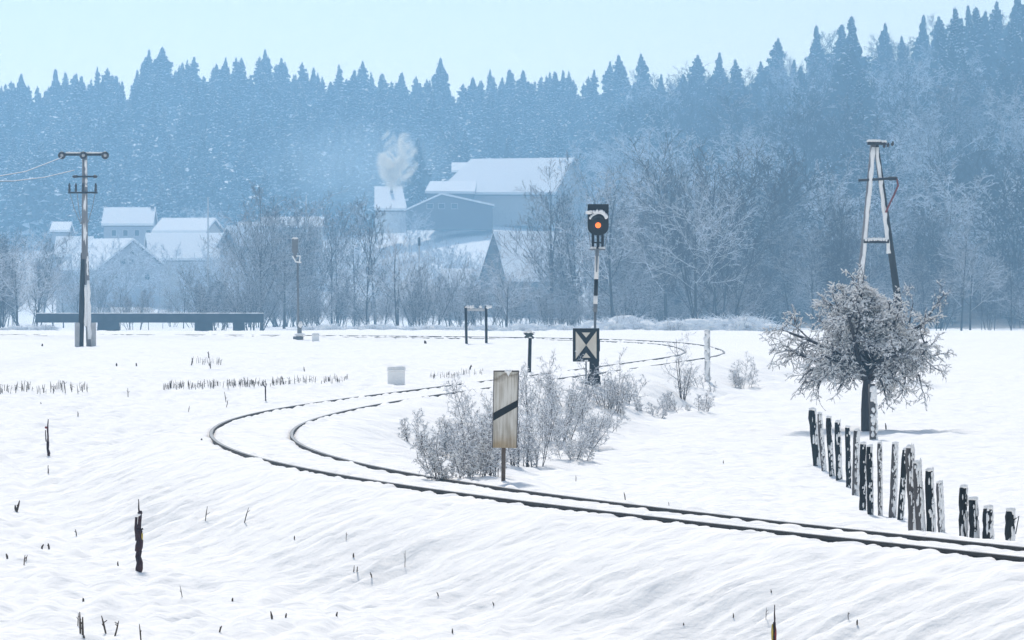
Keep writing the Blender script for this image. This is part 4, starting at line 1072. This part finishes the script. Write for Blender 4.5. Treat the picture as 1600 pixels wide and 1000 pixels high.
    b = MB(); b.blob(a.p(469.5, 507, -.06), (a.m(3.6), .1, a.m(5)), 1, 8, 5); b.blob(a.p(469, 523, -.1), (a.m(7), .12, a.m(3)), 4, 8, 5); b.build('snow', M['snowlump'], root, smooth=True)
    # thin masts in the village
    for px, y0, y1, d, lb in ((325, 460, 308, 760, 'thin pale mast rising among the village roofs'), (655, 460, 370, 620, 'thin lamp post with a dark head below the square white roof')):
        d = far(d); g = ground_at(px, d); a = At(d); root = thing('street_lamp' if px == 655 else 'mast', g, lb, 'mast' if px == 325 else 'street lamp')
        b = MB(); b.tube([g - V((0, 0, .2)), a.p(px, y1 + 10), a.p(px, y1)], [a.m(1.6), a.m(1.2), a.m(.9)], 7); b.build('pole', M['concrete'], root)
        b = MB(); b.tube([a.p(px, y1 + 14, -.1), a.p(px, y1 + 1, -.1)], a.m(2.0) if px == 655 else a.m(1.0), 7); b.build('lamp_head' if px == 655 else 'tip', M['bridge'] if px == 655 else M['concrete'], root)
    d = far(930); a = At(d); g = ground_at(479, d); b = MB(); b.tube([g, a.p(478.5, 305)], [.8, .1], 4)
    root = thing('spire', g, 'slim pale pyramid top above the long low barn', 'spire'); b.build('shaft', M['plasterwhite'], root)
build_small()
# ------------------------------------------------------------------ old wooden fence posts, each a thing with its own snow
FENCE = [
 (1268, 641, 1277, 728, 12, .35, 0, 'leaning black fence post at the far left end of the row'),
 (1280, 647, 1288, 736, 8, .95, 0, 'slender snow coated fence post right behind the leftmost black one'),
 (1294, 653, 1300, 744, 9, .55, 0, 'fence post half black and half snow, third in the row from the left'),
 (1308, 660, 1311, 750, 10, .6, 1, 'fence post with a black top and snowy lower half below the fruit tree'),
 (1324, 668, 1326, 762, 9, .15, 0, 'thin plain black fence post directly left of the tree trunk'),
 (1338, 673, 1336, 774, 10, .85, 1, 'snow coated fence post with a black base just left of the tree trunk'),
 (1348, 694, 1348, 797, 11, .3, 0, 'black fence post below the tree trunk with a notched top'),
 (1358, 698, 1360, 804, 10, .4, 0, 'black fence post with a strip of snow touching the notched one'),
 (1374, 693, 1375, 806, 8, 1.0, 0, 'thin wholly white fence post standing alone right of the tree trunk'),
 (1398, 694, 1394, 809, 11, .9, 0, 'tall snow coated fence post between the thin white one and the crossed pair'),
 (1414, 703, 1406, 812, 10, .5, 0, 'dark fence post leaning left behind the crossed pair'),
 (1421, 700, 1428, 830, 14, .8, 0, 'tall snowy fence post leaning right across its dark neighbour'),
 (1432, 724, 1440, 831, 14, .85, 0, 'thick snowy fence post leaning against the crossed pair'),
 (1451, 736, 1456, 831, 14, .65, 0, 'thick fence post with a black left edge before the gap in the row'),
 (1467, 755, 1471, 832, 11, 1.0, 0, 'pale fence post nearly white all over at the edge of the gap'),
 (1505, 762, 1505, 850, 14, .35, 0, 'black fence post first after the gap in the row'),
 (1520, 781, 1523, 855, 15, .45, 1, 'short fence post with snowy top touching the first one after the gap'),
 (1543, 795, 1544, 860, 17, .3, 0, 'stubby thick black fence post with a round snow cap'),
 (1578, 799, 1577, 872, 16, .35, 1, 'last short fence post at the right edge with a bent wire'),
]
def fence_post(x0, y0, x1, y1, w, cov, inv, label, seed):
    r_ = random.Random(seed)
    g = on_ground(x1, y1)
    D = np.arange(g.y - .1, g.y + 30, .1); X = (x1 - 800) / F * D
    v_ = track_coords(X, D)[0]; i = int(np.argmax(v_ < -2.2))
    if i > 1:
        d = float(D[i]) + .25 * (seed % 3)
        g = ground_at(x1, d); y1 = YH + (HC - g.z) / d * F
    a = At(g.y); d = g.y
    root = thing('fence_post', g, label, 'fence post', 'old wooden fence posts beside the track')
    base = a.p(x1, y1 + 8); top = a.p(x0, y0); ax = top - base; n = 8; R = a.m(w / 2)
    pts = [base + ax * (i / n) + V((r_.uniform(-.06, .06) * R, 0, 0)) for i in range(n + 1)]
    b = MB(); random.seed(seed); b.tube(pts, [R * r_.uniform(.88, 1.05) for _ in pts[:-1]] + [R * .8], 9, jit=.1)
    b.tube([top - ax * .01, top + ax * .012], [R * .75, R * .45], 7, jit=.25)
    b.build('timber', M['wood'] if cov < .8 else M['woodgrey'], root, smooth=True)
    # snow driven against the shaft, thin and broken
    b = MB(); nseg = 46
    u = V((1, 0, 0))
    ph = r_.uniform(0, 50)
    for k in range(nseg):
        t = k / nseg
        f_ = .5 + .5 * math.sin(t * 9 + ph) * math.sin(t * 23 + ph * 1.7)
        pr = cov + .35 * (f_ - .5)
        if cov < .8 and inv: pr += .35 if t < .55 else -.3
        elif .4 < cov < .8: pr += .3 if t < .6 else -.35
        c = base + ax * (t + r_.random() / nseg)
        for q in range(6):
            if r_.random() > pr * (1.0 if cov >= .8 else .75): continue
            an = math.radians(r_.triangular(-120, 70, -20))
            pp = c + V((math.cos(an) * R * .98, math.sin(an) * R * .98, r_.uniform(-.03, .03)))
            sz = R * r_.uniform(.1, .26)
            b.blob(pp, (sz, sz * .6, sz * r_.uniform(1.2, 6)), k + q, 6, 4, .3)
    b.blob(top + V((R * .15, 0, R * .28)), (R * .95, R * .95, R * .55), seed, 10, 6, .15)
    b.build('snow', M['snowlump'], root, smooth=True)
    if x0 == 1578:
        b = MB(); b.tube([a.p(1570, 815, -.08), a.p(1586, 810, -.1), a.p(1591, 806, -.1), a.p(1588, 822, -.1), a.p(1586, 834, -.1)], .006, 4); b.build('wire', M['wood'], root)
for i, f_ in enumerate(FENCE): fence_post(*f_, 300 + i)
random.seed(99)

# ------------------------------------------------------------------ fruit tree with its stake
def build_fruit_tree():
    g = on_ground(1353, 674); d = g.y; a = At(d)
    root = thing('fruit_tree', g, 'round crowned fruit tree thick with snow on every twig beside the fence', 'tree')
    r_ = random.Random(21)
    k = 1 / a.s                     # metres per photo pixel
    limb, twig, sn = MB(), MB(), MB()
    rmin = 0.0056
    ends = []
    def br(p, dr, L, r, lev, droop):
        n = 4 if lev < 3 else 3
        pts = [p]; rad = [r]; dd = dr; dirs = [dr]
        for i in range(n):
            w = (.10, .16, .22, .28, .3)[lev]
            dd = (dd + V((r_.gauss(0, w), r_.gauss(0, w), r_.gauss(0, w) - droop * (.05 + .06 * lev)))).normalized()
            p = p + dd * (L / n); pts.append(p); dirs.append(dd); rad.append(max(rmin, r * (1 - .6 * (i + 1) / n)))
        (limb if lev < 2 else twig).tube(pts, rad, 6 if lev < 2 else 3, cap=False)
        if lev >= 2:
            for i in range(n):
                if r_.random() < (.3 if lev == 2 else .62): ends.append((pts[i].lerp(pts[i + 1], r_.random()), rad[i], dirs[i]))
        if lev == 4: return
        nb = (0, 8, 7, 5)[lev] if lev else 0
        az = r_.uniform(0, 6.28)
        for j in range(nb):
            t = .18 + .82 * (j + r_.random()) / nb; f = t * n; i = min(int(f), n - 1); f -= i
            az += 2.4 + r_.uniform(-.6, .6)
            br(pts[i].lerp(pts[i + 1], f), branch_dir(dirs[i], math.radians(r_.uniform(28, 70)), az), L * (.52, .5, .5, .5)[lev] * r_.uniform(.7, 1.2) * (1.1 - .35 * t), max(rmin, rad[i] * .55), lev + 1, droop)
    base = g - V((0, 0, .15))
    P = lambda px, py, dy=0.0: a.p(px, py, dy)
    trunk = [base, P(1352, 640), P(1353, 612), P(1357, 575), P(1360, 540), P(1357, 508), P(1350, 490)]
    limb.tube(trunk, [8 * k, 7 * k, 6.6 * k, 5.8 * k, 5 * k, 4 * k, 3 * k], 9)
    def main(t0, az, el, L, r, dr):
        n = len(trunk) - 1; f = t0 * n; i = min(int(f), n - 1); q = trunk[i].lerp(trunk[i + 1], f - i)
        e = math.radians(el); L *= 1 - .22 * max(0, math.cos(az)) * r_.uniform(.4, 1.4)
        br(q, V((math.cos(az) * math.cos(e), math.sin(az) * math.cos(e), math.sin(e))), L * k, 1.25 * r * k, 1, dr)
    # low spreading limbs, then rising ones
    for j in range(9):
        main(.42 + .02 * (j % 3), j * .698 + .2, r_.uniform(14, 30), r_.uniform(92, 165), 4.2, .42)
    for j in range(10):
        main(.5 + .03 * (j % 4), j * .63 + .5, r_.uniform(18, 38), r_.uniform(84, 140), 4, .45)
    for j in range(10):
        main(.66 + .04 * (j % 4), j * .63 + .1, r_.uniform(36, 58), r_.uniform(78, 100), 3.6, .3)
    for j in range(6):
        main(.86 + .03 * (j % 4), j * 1.05 + .3, r_.uniform(58, 82), r_.uniform(38, 60), 3, .1)
    for (p, r, dd) in ends:
        s = r_.uniform(.012, .040)
        u, w = perp(dd); L = s * r_.uniform(1.2, 2.4)
        q = p + V((0, 0, r + s * .25)); e = dd * L; h = V((0, 0, s * .75))
        u = u * s * .8
        sn.add([q - e, q + u, q + e, q - u, q + h, q - h * .5], [(0, 1, 4), (1, 2, 4), (2, 3, 4), (3, 0, 4), (1, 0, 5), (2, 1, 5), (3, 2, 5), (0, 3, 5)])
    limb.build('trunk', M['fruit'], root); cr = twig.build('crown', M['fruittwig'], root)
    sn.build('snow', M['snowlump'], cr)
    # stake tied to the trunk
    g2 = on_ground(1364, 686); a2 = At(g2.y)
    st = thing('tree_stake', g2, 'thick snow coated stake standing right against the fruit tree trunk', 'stake')
    b = MB(); b.tube([a2.p(1364.5, 690), a2.p(1362, 600)], [a2.m(6.2), a2.m(5.2)], 9, jit=.06); b.build('timber', M['woodgrey'], st, smooth=True)
    b = MB()
    for j in range(70):
        an = math.radians(r_.uniform(-110, 50)); t = r_.random(); c = a2.p(1364.5 - 2.5 * t, 686 - 82 * t); R = a2.m(5.8)
        b.blob(c + V((math.cos(an) * R, math.sin(an) * R, 0)), (R * .45, R * .25, R * r_.uniform(.4, .9)), j, 6, 4, .25)
    b.build('snow', M['snowlump'], st, smooth=True)
build_fruit_tree()

# ------------------------------------------------------------------ rimed bushes around the striped board and the signal
def bush_spec(H, stems, spread, tilt, dens=1.0):
    return dict(stems=stems, spread=spread, tilt=tilt, lev=3, n=(int(9 * dens), int(6 * dens), 4), start=(.12, .12, .1), ang=((25, 70), (25, 75), (25, 80)), len=(.42, .45, .5), fall=(.35, .3, .3),
                up=(.1, .2, .1, 0), wob=.17, taper=.3, rr=.6, r0=.006 * H / 0.9 + .003, rmin=.0032, limblev=0)
M['bushstem'] = mat_frost('bush_stems', (.05, .042, .045), lo=.25, hi=.65, nscale=12)
M['bushtwig'] = mat_frost('rimed_bush_twigs', (.08, .066, .07), lo=-.02, hi=.5, nscale=12)
def bush(px, py, hpx, stems, wpx, label, seed, tilt=(.05, .5), dens=1.0, snow=0.35, name='rimed_bush', group=None, cat='bush'):
    g = on_ground(px, py); a = At(g.y); H = hpx / a.s; r_ = random.Random(seed)
    root = thing(name, g, label, cat, group)
    sp = bush_spec(H, stems, wpx / a.s / 2, tilt, dens)
    limb, twig = MB(), MB()
    for q in range(stems):
        an = r_.uniform(0, 6.28); rr = 1.35 * sp['spread'] * math.sqrt(r_.random()); tl = r_.uniform(*tilt); an2 = an + r_.uniform(-.9, .9)
        o_ = V((math.cos(an) * rr, math.sin(an) * rr * .8, 0))
        zz = float(terrain(np.array([g.x + o_.x]), np.array([g.y + o_.y]))[0]) - g.z - .06
        L = H * r_.uniform(.3, 1.15)
        grow(limb, twig, V((o_.x, o_.y, zz)), V((math.cos(an2) * tl, math.sin(an2) * tl, 1)).normalized(), L, sp['r0'] * r_.uniform(.7, 1.15), 0, 3, r_, sp)
    for mb in (limb, twig): mb.v = [(p[0] + g.x, p[1] + g.y, p[2] + g.z) for p in mb.v]
    sn = MB(); n = len(twig.v)
    for i in range(0, n, 3):
        if r_.random() < snow * .16:
            p = V(twig.v[i]); s = r_.uniform(.010, .024)
            sn.add([p + V((-s * 1.3, 0, 0)), p + V((0, -s, 0)), p + V((s * 1.3, 0, 0)), p + V((0, s, 0)), p + V((0, 0, s * .9)), p + V((0, 0, -s * .3))],
                   [(0, 1, 4), (1, 2, 4), (2, 3, 4), (3, 0, 4), (1, 0, 5), (2, 1, 5), (3, 2, 5), (0, 3, 5)])
    limb.build('stems', M['bushstem'], root); tw = twig.build('twigs', M['bushtwig'], root)
    if sn.v: sn.build('snow', M['snowlump'], tw)
    return root
bush(676, 707, 50, 14, 62, 'low rimed bush at the left end of the thicket by the striped board', 1, dens=1.15)
bush(722, 722, 74, 18, 70, 'wide dense rimed bush left of the striped board', 2, dens=1.2)
bush(748, 742, 92, 16, 50, 'dark stemmed rimed bush close behind the left edge of the striped board', 3, (.02, .3), 1.1)
bush(803, 728, 84, 9, 26, 'upright dark stems behind the foot of the striped board', 4, (.0, .18), .8)
bush(830, 730, 96, 12, 50, 'rimed bush directly right of the striped board', 5, (.05, .4))
bush(764, 690, 80, 14, 90, 'pale bush rising behind the top of the striped board', 6, (.05, .4), 1.0, .5)
bush(868, 690, 84, 15, 60, 'pale feathery bush between the striped board and the signal', 7, (.05, .45), 1.05, .6)
bush(893, 718, 52, 10, 36, 'low sagging snowy bush on the bank below the signal', 8, (.2, .9), 1.0, .6)
bush(886, 640, 66, 15, 44, 'rimed bush left of the black and white triangle board', 39, (.1, .5), 1.0, .5)
bush(950, 640, 74, 12, 34, 'twiggy rimed bush at the right foot of the lit signal', 10, (.1, .5), 1.05, .4)
bush(985, 632, 52, 9, 40, 'wide open bush right of the signal foot', 11, (.2, .7), .9, .5)
bush(970, 648, 36, 7, 26, 'small arching bush on the bank right of the signal', 12, (.2, .8), .9, .3)
bush(905, 700, 60, 9, 46, 'snowy trailing bush half way down the bank below the signal', 18, (.2, .8), 1.0, .6)
bush(845, 655, 60, 9, 50, 'faint rimed bush behind the pale feathery bush', 19, (.1, .6), 1.0, .6)
bush(1012, 648, 32, 8, 40, 'low spreading scrub on the crest of the bank right of the signal', 20, (.3, 1.0), 1.0, .5)
bush(930, 668, 40, 8, 44, 'drooping snowy scrub under the lit signal', 21, (.3, 1.0), 1.0, .6)
bush(650, 700, 40, 7, 30, 'smallest outlying shrub at the far left of the thicket', 22, (.1, .6), .9, .4)
bush(1065, 622, 104, 5, 10, 'tall thin sapling left of the white marker post', 31, (.02, .22), .9, .5, 'sapling', None, 'sapling')
bush(1085, 640, 34, 8, 44, 'low rimed scrub at the foot of the thin sapling', 14, (.2, .8), .9, .5)
bush(1042, 642, 28, 6, 20, 'small dark tuft of scrub left of the thin sapling', 15, (.1, .6), 1.0, .2)
bush(1163, 606, 46, 9, 24, 'small round dark bush right of the white marker post', 16, (.1, .7), 1.1, .4)
bush(1110, 610, 30, 5, 40, 'sparse weeds around the foot of the white marker post', 17, (.1, .8), .7, .5)

# ------------------------------------------------------------------ stakes and stalks in the snow
def stake(px, yb, yt, w, label, pieces, cat='stake', flags=()):
    g = on_ground(px, yb); a = At(g.y); root = thing('dark_stake', g, label, cat)
    b = MB()
    for (x0, y0, x1, y1, r0, r1) in pieces:
        b.tube([a.p(x0 + (x1 - x0) * i / 4 + random.uniform(-.3, .3) * r0, y0 + (y1 - y0) * i / 4) for i in range(5)], [a.m(r0 + (r1 - r0) * i / 4) * random.uniform(.85, 1.1) for i in range(5)], 7, jit=.12)
    b.build('shaft', M['stakewrap'], root, smooth=True)
    for nm, mt, (x0, y0, x1, y1, r) in flags:
        b = MB(); n = 5
        b.tube([a.p(x0 + (x1 - x0) * i / n, y0 + (y1 - y0) * i / n, -a.m(r) * .8) for i in range(n + 1)], [a.m(r) * (.4 + 1.2 * math.sin(math.pi * (i + .5) / (n + 1))) for i in range(n + 1)], 6, jit=.2)
        b.build(nm, M[mt], root, smooth=True)
stake(216.5, 893, 780, 6, 'dark shrivelled sunflower-like stake, largest in the left foreground snow', [(217, 898, 216, 860, 5.2, 5.6), (216, 862, 217.5, 828, 5.8, 5.4), (213, 845, 212.5, 808, 2.6, 2.2), (219, 832, 221, 826, 3.8, 3), (217.5, 830, 218, 800, 2.6, 3.8), (218, 801, 223, 800, 3.6, 2.2), (217, 800, 216.8, 780, 1.4, .8)],
      flags=(('snow', 'snowlump', (214, 806, 220, 803, 1.8)), ('yellow_strip', 'yellow', (222, 832, 222, 845, 1.1)), ('snow', 'snowlump', (215.5, 836, 216, 826, .9))))
stake(74.5, 712, 655, 3, 'thin dark stake with a reddish flap near the left edge', [(76, 714, 74.5, 690, 2.4, 2), (74.5, 691, 75, 655, 1.8, .8), (72, 690, 71, 672, 1.0, .8)], flags=(('flap', 'redpaint', (74, 668, 70, 668, 1.2)),))
stake(75, 740, 726, 2, 'short dark stub just below the thin stake with the reddish flap', [(75.5, 741, 75, 727, 1.0, .6)])
stake(415, 627, 597, 2, 'small dark forked stake left of the track bend', [(415.5, 629, 414.5, 604, 1.2, 1.0), (414.8, 606, 410.5, 599, 1.0, .6), (414.8, 606, 416.5, 599, .9, .5)])
stake(1209.5, 1012, 944, 4, 'dark red stake with a yellow strip at the bottom edge of the picture', [(1210, 1016, 1210, 972, 3.4, 2.8), (1210, 973, 1210.5, 945, 1.3, .9)], flags=(('yellow_strip', 'yellow', (1207, 975, 1207, 1005, 1.2)), ('red_strip', 'redpaint', (1211.5, 978, 1211.5, 1010, 1.3))))

STK = [(28, 800, 18, 1.6), (24, 798, 9, 1.6), (66, 858, 8, 1.6), (76, 858, 9, 1.6), (11, 873, 8, 1.6), (38, 883, 16, 1), (41, 878, 11, .8), (119, 837, 10, .9), (184, 884, 7, 1.2), (130, 940, 6, 1.6), (122, 978, 20, .8), (125, 990, 34, 1.5), (129, 992, 28, 1.9), (131, 998, 6, 1.5),
       (162, 990, 28, 1.5), (183, 992, 22, 1.3), (219, 1001, 26, 1.2), (363, 940, 6, 1.4), (283, 933, 18, .6), (322, 815, 24, .7), (385, 815, 22, .8), (424, 968, 13, 1.7), (447, 965, 7, 1.5), (344, 988, 10, 1.6), (526, 963, 7, 1.4), (552, 871, 7, 1.3), (553, 895, 12, .8), (558, 894, 9, .9), (580, 902, 8, 1),
       (633, 885, 25, .5), (707, 990, 8, 1.3), (684, 931, 6, .9), (771, 947, 7, 1), (541, 843, 12, .5), (460, 842, 5, 1), (1197, 967, 18, .5), (1325, 968, 12, .6), (1146, 965, 7, 1), (1068, 978, 5, 1), (976, 779, 10, .9), (1339, 974, 6, 1.3), (1205, 926, 5, 1), (122, 650, 7, .8), (64, 633, 5, .7), (182, 572, 5, 1.2), (213, 572, 5, 1.2), (66, 541, 4, 1.4), (1384, 671, 10, 1.1),
       (326, 559, 10, .8), (328, 575, 9, .8), (200, 620, 14, .6), (352, 628, 16, .6), (355, 637, 12, .5), (295, 644, 10, .5), (300, 571, 12, .6), (475, 580, 7, .8), (735, 578, 8, 1.2), (664, 537, 5, 2), (900, 750, 7, .6), (1130, 724, 5, .6), (1045, 790, 6, .6), (315, 688, 3, 1.5)]
for i, (px, py, h, w) in enumerate(STK):
    g = on_ground(px, py); a = At(g.y); b = MB(); r_ = random.Random(i)
    ln = r_.uniform(-.35, .35) * h
    p0, p1, p2 = a.p(px - ln * .5, py + 2), a.p(px, py - h * .5), a.p(px + ln * .5 + r_.uniform(-1, 1), py - h)
    b.tube([p0, p1, p2], [a.m(w), a.m(w * 1.1), a.m(w * .5)], 5, jit=.2)
    if h > 7:
        for q in range(2): 
            t = r_.uniform(.3, .8); c = p0.lerp(p2, t); b.tube([c, c + V((r_.uniform(-1, 1) * a.m(h * .25), 0, a.m(h * .15)))], [a.m(w * .7), a.m(w * .4)], 4)
    o = b.build('weed_stalk', M['stalk'], None, g)
    tag(o, 'dry dark weed stalk poking out of the snow', 'weed stalk', 'dry weed stalks in the snow')
# maize stubble rows and far weeds, uncountable
def stubble():
    b = MB(); r_ = random.Random(3)
    def st(px, py, h, w):
        w *= .55; h *= .9
        g = on_ground(px, py); s = F / g.y; x = r_.uniform(-.25, .25) * h / s
        z = h / s; b.tube([g - V((0, 0, .05)), g + V((x * .5, 0, z * .6)), g + V((x, 0, z))], [w / s, w * .9 / s, w * .5 / s], 4)
        if r_.random() < .45: b.tube([g + V((x * .5, 0, z * .55)), g + V((x * .5 + r_.uniform(-.1, .1), 0, z * r_.uniform(.3, .9)))], [w * .7 / s, w * .4 / s], 4)
    for _ in range(70): st(r_.uniform(0, 142), r_.uniform(606, 616), r_.uniform(6, 16), r_.uniform(.5, 1.2))
    for _ in range(110):
        px = r_.uniform(255, 400); st(px, 607 - (px - 255) * .03 + r_.uniform(-3, 3), r_.uniform(6, 13), r_.uniform(.45, 1.1))
    for _ in range(110):
        px = r_.uniform(395, 545); st(px, 602 - (px - 395) * .05 + r_.uniform(-3, 3), r_.uniform(4, 12), r_.uniform(.4, .9))
    for _ in range(50):
        px = r_.uniform(670, 760); st(px, 590 - (px - 670) * .08 + r_.uniform(-3, 3), r_.uniform(4, 10), r_.uniform(.3, .7))
    for _ in range(26): st(r_.uniform(300, 345), r_.uniform(566, 572), r_.uniform(5, 13), r_.uniform(.3, .7))
    o = b.build('stubble', M['stalk'], None, (0, 0, 0))
    tag(o, 'broken rows of dark crop stubble sticking out of the snow across the field', 'stubble', kind='stuff')
stubble()

# ------------------------------------------------------------------ haze
def build_haze():
    m = bpy.data.materials.new('haze_air'); m.use_nodes = True; nt = m.node_tree; nt.nodes.clear()
    out = nt.nodes.new('ShaderNodeOutputMaterial'); pv = nt.nodes.new('ShaderNodeVolumePrincipled')
    pv.inputs['Color'].default_value = (0.37, 0.69, 0.99, 1); pv.inputs['Density'].default_value = HAZE; pv.inputs['Anisotropy'].default_value = 0.0
    nt.links.new(pv.outputs[0], out.inputs['Volume'])
    b = MB(); b.box((0, 1300, 58), (2600, 2800, 150))
    o = b.build('haze', m, None, (0, 1300, 58)); o['kind'] = 'stuff'; o['label'] = 'blue winter haze filling the valley'; o['category'] = 'haze'
HAZE = 0.00046
build_haze()

# ------------------------------------------------------------------ light, sky, camera
SUN_EL, SUN_AZ = math.radians(45), math.radians(-8)     # azimuth from the view direction (+Y), clockwise positive
to_sun = V((math.sin(SUN_AZ) * math.cos(SUN_EL), math.cos(SUN_AZ) * math.cos(SUN_EL), math.sin(SUN_EL)))
w = bpy.data.worlds.new('World'); S.world = w; w.use_nodes = True; nt = w.node_tree
bg = nt.nodes['Background']; sk = nt.nodes.new('ShaderNodeTexSky'); sk.sky_type = 'NISHITA'; sk.sun_disc = False
sk.sun_elevation = SUN_EL; sk.sun_rotation = SUN_AZ; sk.air_density = 1.0; sk.dust_density = 0.0; sk.ozone_density = 1.0
hs = nt.nodes.new('ShaderNodeHueSaturation'); hs.inputs['Saturation'].default_value = 0.55
nt.links.new(sk.outputs[0], hs.inputs['Color']); nt.links.new(hs.outputs[0], bg.inputs[0]); bg.inputs[1].default_value = 0.115
ld = bpy.data.lights.new('sun', 'SUN'); ld.energy = 2.7; ld.angle = math.radians(7); ld.color = (1, 0.93, 0.85)
lo = bpy.data.objects.new('sun', ld); C.objects.link(lo); lo.location = (0, 0, 60)
lo.rotation_euler = (-to_sun).to_track_quat('-Z', 'Y').to_euler()

cam = bpy.data.cameras.new('camera'); co = bpy.data.objects.new('camera', cam); C.objects.link(co)
co.location = (0, 0, HC); co.rotation_euler = (math.pi / 2, 0, 0)
cam.sensor_width = 36; cam.sensor_fit = 'HORIZONTAL'; cam.lens = 36 * F / 1600
cam.shift_x = 0; cam.shift_y = -(500 - YH) / 1600
cam.clip_start = 1; cam.clip_end = 8000
S.camera = co
S.view_settings.view_transform = 'Standard'; S.view_settings.look = 'None'; S.view_settings.gamma = 1; S.view_settings.use_curve_mapping = False
S.view_settings.exposure = 0.43
S.cycles.volume_bounces = 3
S.cycles.max_bounces = 6
print('trees', nsl, nb)
